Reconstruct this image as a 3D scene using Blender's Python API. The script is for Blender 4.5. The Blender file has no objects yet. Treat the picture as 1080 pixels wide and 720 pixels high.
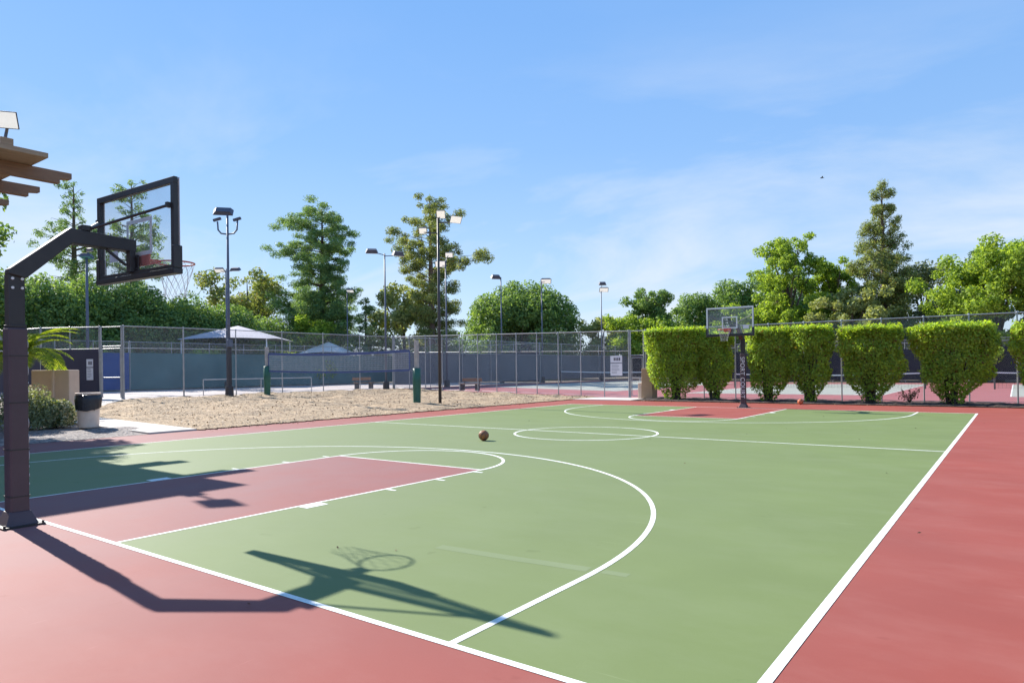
import bpy, math, random
import numpy as np
from mathutils import Vector, Matrix

SC = bpy.context.scene
COL = SC.collection
PI = math.pi

# ------------------------------------------------------------------ camera
YAW, ROLL = -0.6336, -0.012
CAM = Vector((8.848, -3.075, 1.639))
Rv = Vector((math.cos(YAW), -math.sin(YAW), 0)); Fv = Vector((math.sin(YAW), math.cos(YAW), 0)); Uv = Vector((0, 0, 1))
cx_ = Rv * math.cos(ROLL) + Uv * math.sin(ROLL)
cu_ = Uv * math.cos(ROLL) - Rv * math.sin(ROLL)
cd = bpy.data.cameras.new('camera')
cam = bpy.data.objects.new('camera', cd); COL.objects.link(cam)
cam.matrix_world = Matrix(((cx_.x, cu_.x, -Fv.x, CAM.x), (cx_.y, cu_.y, -Fv.y, CAM.y), (cx_.z, cu_.z, -Fv.z, CAM.z), (0, 0, 0, 1)))
cd.sensor_width = 36; cd.lens = 24.158; cd.shift_y = 0.02715
cd.clip_start = 0.05; cd.clip_end = 3000
SC.camera = cam

# ------------------------------------------------------------------ light
SUN_DIR = Vector((-1.42, 0.155, 1.0)).normalized()     # towards the sun
EL = math.asin(SUN_DIR.z); ROT = math.atan2(SUN_DIR.x, SUN_DIR.y)
w = bpy.data.worlds.new('World'); SC.world = w; w.use_nodes = True
nt = w.node_tree; nt.nodes.clear()
def N(t, typ, **kw):
    n = t.nodes.new(typ)
    for k, v in kw.items(): setattr(n, k, v)
    return n
out = N(nt, 'ShaderNodeOutputWorld'); bg = N(nt, 'ShaderNodeBackground')
sky = N(nt, 'ShaderNodeTexSky', sky_type='NISHITA', sun_disc=False)
sky.sun_elevation = EL; sky.sun_rotation = ROT
sky.air_density = 1.0; sky.dust_density = 0.1; sky.ozone_density = 2.5; sky.altitude = 300
hs = N(nt, 'ShaderNodeHueSaturation'); hs.inputs['Saturation'].default_value = 1.0; hs.inputs['Hue'].default_value = 0.5
tc = N(nt, 'ShaderNodeTexCoord'); sep = N(nt, 'ShaderNodeSeparateXYZ')
nt.links.new(tc.outputs['Generated'], sep.inputs[0])
addz = N(nt, 'ShaderNodeMath', operation='ADD'); addz.inputs[1].default_value = 0.22
nt.links.new(sep.outputs['Z'], addz.inputs[0])
dx = N(nt, 'ShaderNodeMath', operation='DIVIDE'); dy = N(nt, 'ShaderNodeMath', operation='DIVIDE')
nt.links.new(sep.outputs['X'], dx.inputs[0]); nt.links.new(addz.outputs[0], dx.inputs[1])
nt.links.new(sep.outputs['Y'], dy.inputs[0]); nt.links.new(addz.outputs[0], dy.inputs[1])
comb = N(nt, 'ShaderNodeCombineXYZ'); nt.links.new(dx.outputs[0], comb.inputs[0]); nt.links.new(dy.outputs[0], comb.inputs[1])
mp = N(nt, 'ShaderNodeMapping'); mp.inputs['Rotation'].default_value = (0, 0, 0.55); mp.inputs['Scale'].default_value = (0.75, 1.15, 1); mp.inputs['Location'].default_value = (0.6, 1.15, 0)
nt.links.new(comb.outputs[0], mp.inputs[0])
no = N(nt, 'ShaderNodeTexNoise'); no.inputs['Scale'].default_value = 0.85; no.inputs['Detail'].default_value = 9; no.inputs['Roughness'].default_value = 0.58; no.inputs['Distortion'].default_value = 0.55
nt.links.new(mp.outputs[0], no.inputs['Vector'])
cr = N(nt, 'ShaderNodeValToRGB'); cr.color_ramp.elements[0].position = 0.46; cr.color_ramp.elements[1].position = 0.70
nt.links.new(no.outputs['Fac'], cr.inputs[0])
fade = N(nt, 'ShaderNodeMapRange'); fade.inputs['From Min'].default_value = 0.45; fade.inputs['From Max'].default_value = 0.10; fade.inputs['To Min'].default_value = 0.05; fade.inputs['To Max'].default_value = 1.0
nt.links.new(sep.outputs['Z'], fade.inputs[0])
mulc = N(nt, 'ShaderNodeMath', operation='MULTIPLY'); nt.links.new(cr.outputs[0], mulc.inputs[0]); nt.links.new(fade.outputs[0], mulc.inputs[1])
mulc.use_clamp = True
mxc = N(nt, 'ShaderNodeMix', data_type='RGBA'); mxc.inputs['B'].default_value = (4.1, 4.4, 4.8, 1)
nt.links.new(mulc.outputs[0], mxc.inputs['Factor'])
# clear desert blue: the physical sky blended with an even blue that pales towards the horizon
gr = N(nt, 'ShaderNodeValToRGB'); ge = gr.color_ramp.elements
ge[0].position = 0.0; ge[0].color = (3.3, 3.9, 4.6, 1); ge[1].position = 0.75; ge[1].color = (0.80, 1.95, 4.4, 1)
for p_, c_ in ((0.14, (2.1, 3.15, 4.6)), (0.30, (1.35, 2.55, 4.6)), (0.48, (0.98, 2.2, 4.5))):
    e_ = ge.new(p_); e_.color = (*c_, 1)
nt.links.new(sep.outputs['Z'], gr.inputs[0])
mxs = N(nt, 'ShaderNodeMix', data_type='RGBA'); mxs.inputs['Factor'].default_value = 0.84
nt.links.new(sky.outputs[0], hs.inputs['Color']); nt.links.new(hs.outputs[0], mxs.inputs['A']); nt.links.new(gr.outputs[0], mxs.inputs['B'])
nt.links.new(mxs.outputs['Result'], mxc.inputs['A'])
nt.links.new(mxc.outputs['Result'], bg.inputs[0]); bg.inputs[1].default_value = 0.104
nt.links.new(bg.outputs[0], out.inputs[0])

sl = bpy.data.lights.new('sun', 'SUN'); sl.energy = 5.0; sl.angle = math.radians(0.5); sl.color = (1.0, 0.95, 0.88)
so = bpy.data.objects.new('sun', sl); COL.objects.link(so)
so.rotation_euler = SUN_DIR.to_track_quat('Z', 'Y').to_euler(); so.location = (-30, 3, 30)
SC.view_settings.view_transform = 'Standard'; SC.view_settings.look = 'None'
SC.view_settings.exposure = 1.02; SC.view_settings.gamma = 1; SC.view_settings.use_curve_mapping = False
try:
    SC.cycles.transparent_max_bounces = 24; SC.cycles.max_bounces = 6
except Exception: pass

# ------------------------------------------------------------------ materials
def newmat(name):
    m = bpy.data.materials.new(name); m.use_nodes = True
    t = m.node_tree; b = t.nodes['Principled BSDF']; return m, t, b
def mixc(t, fac, a, b):
    n = N(t, 'ShaderNodeMix', data_type='RGBA')
    for k, v in (('Factor', fac), ('A', a), ('B', b)):
        if hasattr(v, 'is_linked') or hasattr(v, 'links'): t.links.new(v, n.inputs[k])
        elif k == 'Factor': n.inputs[k].default_value = v
        else: n.inputs[k].default_value = (*v[:3], 1)
    return n.outputs['Result']
def noise(t, scale, detail=4, rough=0.55, coord='Object', stretch=None):
    c = N(t, 'ShaderNodeTexCoord'); n = N(t, 'ShaderNodeTexNoise')
    n.inputs['Scale'].default_value = scale; n.inputs['Detail'].default_value = detail; n.inputs['Roughness'].default_value = rough
    if stretch:
        mpn = N(t, 'ShaderNodeMapping'); mpn.inputs['Scale'].default_value = stretch
        t.links.new(c.outputs[coord], mpn.inputs[0]); t.links.new(mpn.outputs[0], n.inputs['Vector'])
    else: t.links.new(c.outputs[coord], n.inputs['Vector'])
    return n.outputs['Fac']
def ramp(t, fac, p0, p1, c0=(0, 0, 0), c1=(1, 1, 1)):
    r = N(t, 'ShaderNodeValToRGB'); e = r.color_ramp.elements
    e[0].position = p0; e[1].position = p1; e[0].color = (*c0, 1); e[1].color = (*c1, 1)
    t.links.new(fac, r.inputs[0]); return r.outputs[0]
def bump(t, b, fac, strength, dist):
    n = N(t, 'ShaderNodeBump'); n.inputs['Strength'].default_value = strength; n.inputs['Distance'].default_value = dist
    t.links.new(fac, n.inputs['Height']); t.links.new(n.outputs[0], b.inputs['Normal'])
def mat(name, c, rough=0.6, c2=None, scale=3.0, metal=0.0, bmp=0, bscale=60, bdist=0.003, spec=0.5, lo=0.35, hi=0.7, stretch=None):
    m, t, b = newmat(name)
    b.inputs['Roughness'].default_value = rough; b.inputs['Metallic'].default_value = metal
    b.inputs['Specular IOR Level'].default_value = spec
    if c2 is None: c2 = tuple(x * 0.82 for x in c)
    f = ramp(t, noise(t, scale, 5, stretch=stretch), lo, hi)
    t.links.new(mixc(t, f, c2, c), b.inputs['Base Color'])
    if bmp: bump(t, b, noise(t, bscale, 3), bmp, bdist)
    return m

def court_mat(name, c, worn, rough=0.72, glare_tone=None):
    m, t, b = newmat(name)
    big = ramp(t, noise(t, 0.55, 6, 0.6), 0.3, 0.72)
    strk = ramp(t, noise(t, 1.0, 5, 0.65, stretch=(0.8, 1.5, 1)), 0.45, 0.75)
    fine = noise(t, 90, 2, 0.6)
    c1 = mixc(t, big, tuple(x * 0.86 for x in c), c)
    sf = N(t, 'ShaderNodeMath', operation='MULTIPLY'); t.links.new(strk, sf.inputs[0]); sf.inputs[1].default_value = 0.45
    c2 = mixc(t, sf.outputs[0], c1, worn)
    ff = N(t, 'ShaderNodeMapRange'); ff.inputs['To Min'].default_value = 0.0; ff.inputs['To Max'].default_value = 0.22
    t.links.new(fine, ff.inputs[0])
    c3 = mixc(t, ff.outputs[0], c2, tuple(x * 0.55 for x in c))
    for k, (st_, lo_) in enumerate((((0.9, 14, 1), .70), ((11, 1.1, 1), .72))):
        mk = ramp(t, noise(t, 1.3 + k * .4, 3, 0.55, stretch=st_), lo_, lo_ + .05)
        mf = N(t, 'ShaderNodeMath', operation='MULTIPLY'); t.links.new(mk, mf.inputs[0]); mf.inputs[1].default_value = 0.30
        c3 = mixc(t, mf.outputs[0], c3, tuple(min(1, x * 1.35 + .01) for x in worn))
    if glare_tone:      # greyish glare painted into the colour, fading out from the near left
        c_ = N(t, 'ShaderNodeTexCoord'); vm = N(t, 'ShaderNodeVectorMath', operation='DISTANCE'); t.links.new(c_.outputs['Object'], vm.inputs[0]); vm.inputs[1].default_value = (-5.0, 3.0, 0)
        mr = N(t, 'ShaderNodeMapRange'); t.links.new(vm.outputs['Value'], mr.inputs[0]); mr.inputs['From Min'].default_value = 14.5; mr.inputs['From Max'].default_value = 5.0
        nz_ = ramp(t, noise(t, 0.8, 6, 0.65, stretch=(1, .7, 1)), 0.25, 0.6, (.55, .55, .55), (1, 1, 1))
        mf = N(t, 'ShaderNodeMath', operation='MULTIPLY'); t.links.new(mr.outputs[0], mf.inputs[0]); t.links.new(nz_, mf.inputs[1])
        c3 = mixc(t, mf.outputs[0], c3, glare_tone)
    spots = ramp(t, noise(t, 3.1, 2, 0.5), 0.715, 0.765)
    sp = N(t, 'ShaderNodeMath', operation='MULTIPLY'); t.links.new(spots, sp.inputs[0]); sp.inputs[1].default_value = 0.35
    t.links.new(mixc(t, sp.outputs[0], c3, tuple(x * 0.6 for x in c)), b.inputs['Base Color'])
    b.inputs['Roughness'].default_value = rough; b.inputs['Specular IOR Level'].default_value = 0.2
    bump(t, b, noise(t, 160, 2), 0.35, 0.002)
    return m
M = {}
M['green'] = court_mat('green acrylic', (0.162, 0.210, 0.070), (0.198, 0.240, 0.112), glare_tone=(0.158, 0.196, 0.092))
M['red'] = court_mat('red acrylic', (0.300, 0.070, 0.050), (0.34, 0.125, 0.10), glare_tone=(0.225, 0.105, 0.100))
def line_mat():
    m, t, b = newmat('white line paint')
    wr = ramp(t, noise(t, 7.0, 8, 0.72), 0.47, 0.66); fg = ramp(t, noise(t, 1.2, 4, 0.6), 0.35, 0.70)
    c1 = mixc(t, fg, (0.80, 0.80, 0.77), (0.70, 0.71, 0.66))
    mf = N(t, 'ShaderNodeMath', operation='MULTIPLY'); t.links.new(wr, mf.inputs[0]); mf.inputs[1].default_value = 0.55
    t.links.new(mixc(t, mf.outputs[0], c1, (0.42, 0.46, 0.34)), b.inputs['Base Color']); b.inputs['Roughness'].default_value = 0.75; b.inputs['Specular IOR Level'].default_value = 0.2
    bump(t, b, noise(t, 160, 2), 0.35, 0.002); return m
M['line'] = line_mat()
M['scuff'] = court_mat('pale scuff', (0.190, 0.236, 0.112), (0.22, 0.26, 0.14))
M['oldline'] = court_mat('worn line paint', (0.42, 0.47, 0.34), (0.34, 0.40, 0.26))
M['tred'] = court_mat('tennis red', (0.36, 0.13, 0.13), (0.42, 0.2, 0.19))
M['tgrey'] = court_mat('tennis pale grey', (0.38, 0.385, 0.33), (0.42, 0.42, 0.37))
M['concrete'] = mat('concrete', (0.55, 0.50, 0.44), 0.85, (0.45, 0.41, 0.37), 2.0, bmp=0.3)
M['palecourt'] = mat('pale court', (0.42, 0.36, 0.33), 0.8, (0.36, 0.305, 0.285), 0.7)
M['black'] = mat('black powder coat', (0.018, 0.017, 0.018), 0.42, (0.026, 0.024, 0.025), 8, bmp=0.1)
M['pad'] = mat('dark vinyl pad', (0.060, 0.038, 0.045), 0.5, (0.080, 0.052, 0.058), 2.5, bmp=0.15, bscale=12, bdist=0.01)
M['steel'] = mat('galvanised steel', (0.42, 0.43, 0.44), 0.45, (0.32, 0.33, 0.35), 6, metal=0.55)
M['polegrey'] = mat('blue grey pole paint', (0.12, 0.14, 0.19), 0.5, (0.09, 0.105, 0.15), 3)
M['darkpole'] = mat('dark pole paint', (0.035, 0.035, 0.04), 0.5, (0.05, 0.045, 0.05), 3)
M['fixture'] = mat('dark fixture housing', (0.06, 0.06, 0.08), 0.45, (0.08, 0.08, 0.10), 5)
M['lens'] = mat('pale lamp lens', (0.82, 0.80, 0.76), 0.25, (0.72, 0.70, 0.66), 9)
for k_ in ('lens',):
    b_ = M[k_].node_tree.nodes['Principled BSDF']; b_.inputs['Emission Color'].default_value = (1, .96, .88, 1); b_.inputs['Emission Strength'].default_value = 0.30
M['greenlens'] = mat('green tinted lens', (0.18, 0.55, 0.38), 0.3, (0.15, 0.4, 0.55), 3)
M['white'] = mat('white paint', (0.80, 0.80, 0.80), 0.45, (0.72, 0.72, 0.72), 4)
M['signwhite'] = mat('white sign face', (0.78, 0.77, 0.80), 0.5, (0.70, 0.69, 0.74), 5)
M['ink'] = mat('dark print', (0.05, 0.05, 0.08), 0.6)
M['inkpale'] = mat('grey print', (0.38, 0.38, 0.42), 0.6)
M['orange'] = mat('orange rim paint', (0.55, 0.07, 0.025), 0.4, (0.45, 0.06, 0.02), 8)
M['cord'] = mat('white net cord', (0.62, 0.62, 0.60), 0.8)
M['bolt'] = mat('bright bolt', (0.75, 0.75, 0.75), 0.35, metal=0.3)
M['stucco'] = mat('beige stucco', (0.70, 0.52, 0.39), 0.9, (0.64, 0.47, 0.35), 2.5, bmp=0.6, bscale=40, bdist=0.01)
M['stucco2'] = mat('tan stucco', (0.42, 0.28, 0.17), 0.9, (0.36, 0.24, 0.145), 2.5, bmp=0.6, bscale=40, bdist=0.01)
M['timber'] = mat('brown timber', (0.30, 0.17, 0.10), 0.7, (0.21, 0.115, 0.07), 3.0, bmp=0.4, bscale=12, stretch=(6, 0.6, 6))
M['timberpale'] = mat('pale timber', (0.42, 0.30, 0.20), 0.7, (0.33, 0.22, 0.14), 3.0, bmp=0.3, bscale=12, stretch=(6, 0.6, 6))
M['binbeige'] = mat('beige bin shell', (0.72, 0.56, 0.45), 0.8, (0.64, 0.49, 0.39), 6, bmp=0.5, bscale=70)
M['bag'] = mat('black bin bag', (0.012, 0.013, 0.018), 0.28, (0.02, 0.02, 0.028), 9, bmp=0.8, bscale=22, bdist=0.02)
M['padgreen'] = mat('green vinyl pad', (0.03, 0.14, 0.085), 0.5, (0.022, 0.10, 0.065), 4, bmp=0.2, bscale=14, bdist=0.01)
M['wood'] = mat('pale weathered wood', (0.50, 0.46, 0.42), 0.8, (0.38, 0.35, 0.32), 6)
M['bluetape'] = mat('blue net tape', (0.09, 0.125, 0.28), 0.7, (0.07, 0.10, 0.23), 5)
M['netcord'] = mat('pale net cord', (0.55, 0.57, 0.60), 0.8)
M['teal'] = mat('teal windscreen', (0.105, 0.205, 0.205), 0.85, (0.075, 0.155, 0.160), 0.6, bmp=0.3, bscale=3, bdist=0.05)
M['navy'] = mat('navy windscreen', (0.020, 0.027, 0.045), 0.9, (0.016, 0.02, 0.035), 0.6, bmp=0.3, bscale=3, bdist=0.05)
M['slate'] = mat('slate blue windscreen', (0.125, 0.155, 0.178), 0.85, (0.090, 0.115, 0.138), 0.6, bmp=0.3, bscale=3, bdist=0.05)
M['blue'] = mat('blue windscreen', (0.055, 0.11, 0.30), 0.85, (0.045, 0.09, 0.25), 0.6)
M['plum'] = mat('dark grey windscreen', (0.07, 0.065, 0.095), 0.85, (0.055, 0.05, 0.075), 0.6)
M['canvas'] = mat('lavender grey canvas', (0.46, 0.44, 0.48), 0.8, (0.40, 0.38, 0.42), 1.2)
M['canvas2'] = mat('pale grey canvas', (0.78, 0.76, 0.74), 0.8, (0.70, 0.68, 0.66), 1.2)
M['barkgrey'] = mat('grey brown bark', (0.16, 0.12, 0.09), 0.9, (0.09, 0.065, 0.05), 5, bmp=0.8, bscale=9, bdist=0.05, stretch=(4, 4, 0.7))
M['barkdark'] = mat('dark stem bark', (0.07, 0.05, 0.035), 0.9, (0.04, 0.03, 0.02), 9, bmp=0.6, bscale=20, bdist=0.02)
M['barkred'] = mat('pale pinkish bark', (0.26, 0.19, 0.15), 0.9, (0.16, 0.11, 0.09), 5, bmp=0.8, bscale=9, bdist=0.05, stretch=(4, 4, 0.7))
M['birdgrey'] = mat('dark feathers', (0.05, 0.05, 0.06), 0.8)
M['soil'] = mat('dark mulch', (0.10, 0.065, 0.05), 0.95, (0.035, 0.022, 0.018), 14, bmp=1.0, bscale=25, bdist=0.06)
M['earth'] = mat('dry earth', (0.20, 0.16, 0.11), 0.95, (0.13, 0.10, 0.07), 0.3, bmp=0.6, bscale=6, bdist=0.05)

def gravel_mat(name, cols, scale):
    m, t, b = newmat(name)
    c = N(t, 'ShaderNodeTexCoord'); v = N(t, 'ShaderNodeTexVoronoi'); v.inputs['Scale'].default_value = scale
    t.links.new(c.outputs['Object'], v.inputs['Vector'])
    s = N(t, 'ShaderNodeSeparateColor'); t.links.new(v.outputs['Color'], s.inputs[0])
    r = N(t, 'ShaderNodeValToRGB'); e = r.color_ramp.elements
    while len(e) < len(cols): e.new(0.5)
    for i, cc in enumerate(cols):
        e[i].position = i / (len(cols) - 1); e[i].color = (*cc, 1)
    t.links.new(s.outputs[0], r.inputs[0])
    lg = ramp(t, noise(t, 0.9, 5, 0.6), 0.35, 0.7, (0.72, 0.72, 0.72), (1.1, 1.08, 1.05))
    mm = N(t, 'ShaderNodeMix', data_type='RGBA', blend_type='MULTIPLY'); mm.inputs['Factor'].default_value = 1
    t.links.new(r.outputs[0], mm.inputs['A']); t.links.new(lg, mm.inputs['B'])
    t.links.new(mm.outputs['Result'], b.inputs['Base Color']); b.inputs['Roughness'].default_value = 0.9
    bump(t, b, v.outputs['Distance'], 0.9, 0.05)
    return m
M['chips'] = gravel_mat('wood chip and sand', [(0.19, 0.125, 0.07), (0.41, 0.285, 0.165), (0.49, 0.355, 0.215), (0.57, 0.44, 0.29)], 19)
M['gravel'] = gravel_mat('grey gravel', [(0.10, 0.09, 0.085), (0.22, 0.19, 0.18), (0.32, 0.28, 0.26), (0.42, 0.38, 0.34)], 16)

def glass_mat():
    m, t, b = newmat('clear acrylic sheet'); t.nodes.remove(b)
    o = t.nodes['Material Output']; tr = N(t, 'ShaderNodeBsdfTransparent'); tr.inputs[0].default_value = (0.93, 0.95, 0.96, 1)
    gl = N(t, 'ShaderNodeBsdfGlossy'); gl.inputs['Roughness'].default_value = 0.04
    df = N(t, 'ShaderNodeBsdfDiffuse'); df.inputs[0].default_value = (0.75, 0.77, 0.8, 1)
    lw_ = N(t, 'ShaderNodeLayerWeight'); lw_.inputs[0].default_value = 0.5
    pw = N(t, 'ShaderNodeMath', operation='POWER'); t.links.new(lw_.outputs['Facing'], pw.inputs[0]); pw.inputs[1].default_value = 4
    fr = N(t, 'ShaderNodeMapRange'); t.links.new(pw.outputs[0], fr.inputs[0]); fr.inputs['To Min'].default_value = 0.03; fr.inputs['To Max'].default_value = 0.6
    a = N(t, 'ShaderNodeMixShader'); a.inputs[0].default_value = 0.06
    du = ramp(t, noise(t, 2.2, 6, 0.65), 0.35, 0.8, (0.02, 0.02, 0.02), (0.10, 0.10, 0.10)); t.links.new(du, a.inputs[0])
    t.links.new(tr.outputs[0], a.inputs[1]); t.links.new(df.outputs[0], a.inputs[2])
    c = N(t, 'ShaderNodeMixShader'); t.links.new(fr.outputs[0], c.inputs[0]); t.links.new(a.outputs[0], c.inputs[1]); t.links.new(gl.outputs[0], c.inputs[2])
    t.links.new(c.outputs[0], o.inputs[0]); return m
M['glass'] = glass_mat()

def chain_mat():
    m, t, b = newmat('chain link wire')
    b.inputs['Base Color'].default_value = (0.42, 0.43, 0.45, 1); b.inputs['Roughness'].default_value = 0.5; b.inputs['Metallic'].default_value = 0.3
    o = t.nodes['Material Output']; uv = N(t, 'ShaderNodeUVMap'); s = N(t, 'ShaderNodeSeparateXYZ'); t.links.new(uv.outputs[0], s.inputs[0])
    res = []
    for op in ('ADD', 'SUBTRACT'):
        a = N(t, 'ShaderNodeMath', operation=op); t.links.new(s.outputs[0], a.inputs[0]); t.links.new(s.outputs[1], a.inputs[1])
        d = N(t, 'ShaderNodeMath', operation='DIVIDE'); t.links.new(a.outputs[0], d.inputs[0]); d.inputs[1].default_value = 0.075
        f = N(t, 'ShaderNodeMath', operation='FRACT'); t.links.new(d.outputs[0], f.inputs[0])
        l = N(t, 'ShaderNodeMath', operation='LESS_THAN'); t.links.new(f.outputs[0], l.inputs[0]); l.inputs[1].default_value = 0.075
        res.append(l)
    mx = N(t, 'ShaderNodeMath', operation='MAXIMUM'); t.links.new(res[0].outputs[0], mx.inputs[0]); t.links.new(res[1].outputs[0], mx.inputs[1])
    tr = N(t, 'ShaderNodeBsdfTransparent'); ms = N(t, 'ShaderNodeMixShader')
    t.links.new(mx.outputs[0], ms.inputs[0]); t.links.new(tr.outputs[0], ms.inputs[1]); t.links.new(b.outputs[0], ms.inputs[2])
    t.links.new(ms.outputs[0], o.inputs[0]); return m
M['chain'] = chain_mat()

def leaf_mat(name, dark, light, trans=0.35, tcol=None, odd=None):
    m, t, b = newmat(name)
    o = t.nodes['Material Output']; g = N(t, 'ShaderNodeNewGeometry')
    r = N(t, 'ShaderNodeValToRGB'); e = r.color_ramp.elements
    e[0].color = (*dark, 1); e[1].color = (*light, 1); e[0].position = 0.1; e[1].position = 0.9
    if odd: x = e.new(0.97); x.color = (*odd, 1)
    t.links.new(g.outputs['Random Per Island'], r.inputs[0])
    f = ramp(t, noise(t, 0.7, 3), 0.3, 0.7, (0.75, 0.8, 0.8), (1.15, 1.1, 1.0))
    mm = N(t, 'ShaderNodeMix', data_type='RGBA', blend_type='MULTIPLY'); mm.inputs['Factor'].default_value = 1
    t.links.new(r.outputs[0], mm.inputs['A']); t.links.new(f, mm.inputs['B'])
    t.links.new(mm.outputs['Result'], b.inputs['Base Color']); b.inputs['Roughness'].default_value = 0.62; b.inputs['Specular IOR Level'].default_value = 0.2
    tl = N(t, 'ShaderNodeBsdfTranslucent')
    tm = N(t, 'ShaderNodeMix', data_type='RGBA', blend_type='MULTIPLY'); tm.inputs['Factor'].default_value = 1
    t.links.new(mm.outputs['Result'], tm.inputs['A']); tm.inputs['B'].default_value = (*(tcol or (2.0, 1.9, 0.8)), 1)
    t.links.new(tm.outputs['Result'], tl.inputs[0])
    ms = N(t, 'ShaderNodeMixShader'); ms.inputs[0].default_value = trans
    t.links.new(b.outputs[0], ms.inputs[1]); t.links.new(tl.outputs[0], ms.inputs[2]); t.links.new(ms.outputs[0], o.inputs[0])
    return m
M['lf_ficus'] = leaf_mat('dark glossy leaves', (0.090, 0.176, 0.070), (0.259, 0.377, 0.114), 0.30)
M['lf_hedge'] = leaf_mat('yellow green leaves', (0.170, 0.270, 0.047), (0.399, 0.540, 0.081), 0.42, (2.1, 2.0, 0.6), (0.16, 0.09, 0.03))
M['lf_conif'] = leaf_mat('deep green needles', (0.106, 0.209, 0.095), (0.281, 0.404, 0.151), 0.25)
M['lf_olivepine'] = leaf_mat('olive needles', (0.135, 0.191, 0.074), (0.336, 0.380, 0.147), 0.28, None, (0.20, 0.13, 0.05))
M['lf_bright'] = leaf_mat('bright green leaves', (0.126, 0.220, 0.033), (0.322, 0.425, 0.076), 0.40)
M['lf_pale'] = leaf_mat('pale olive leaves', (0.201, 0.246, 0.108), (0.400, 0.436, 0.184), 0.30)
M['lf_grey'] = leaf_mat('grey green leaves', (0.146, 0.188, 0.114), (0.309, 0.341, 0.211), 0.28)
M['lf_palm'] = leaf_mat('palm leaflets', (0.150, 0.240, 0.030), (0.360, 0.420, 0.075), 0.42, (2.0, 1.9, 0.6))
M['lf_white'] = leaf_mat('cream edged leaves', (0.10, 0.15, 0.06), (0.50, 0.50, 0.36), 0.25)
M['lf_dry'] = leaf_mat('dusty weed leaves', (0.07, 0.075, 0.03), (0.16, 0.13, 0.06), 0.2)

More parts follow.
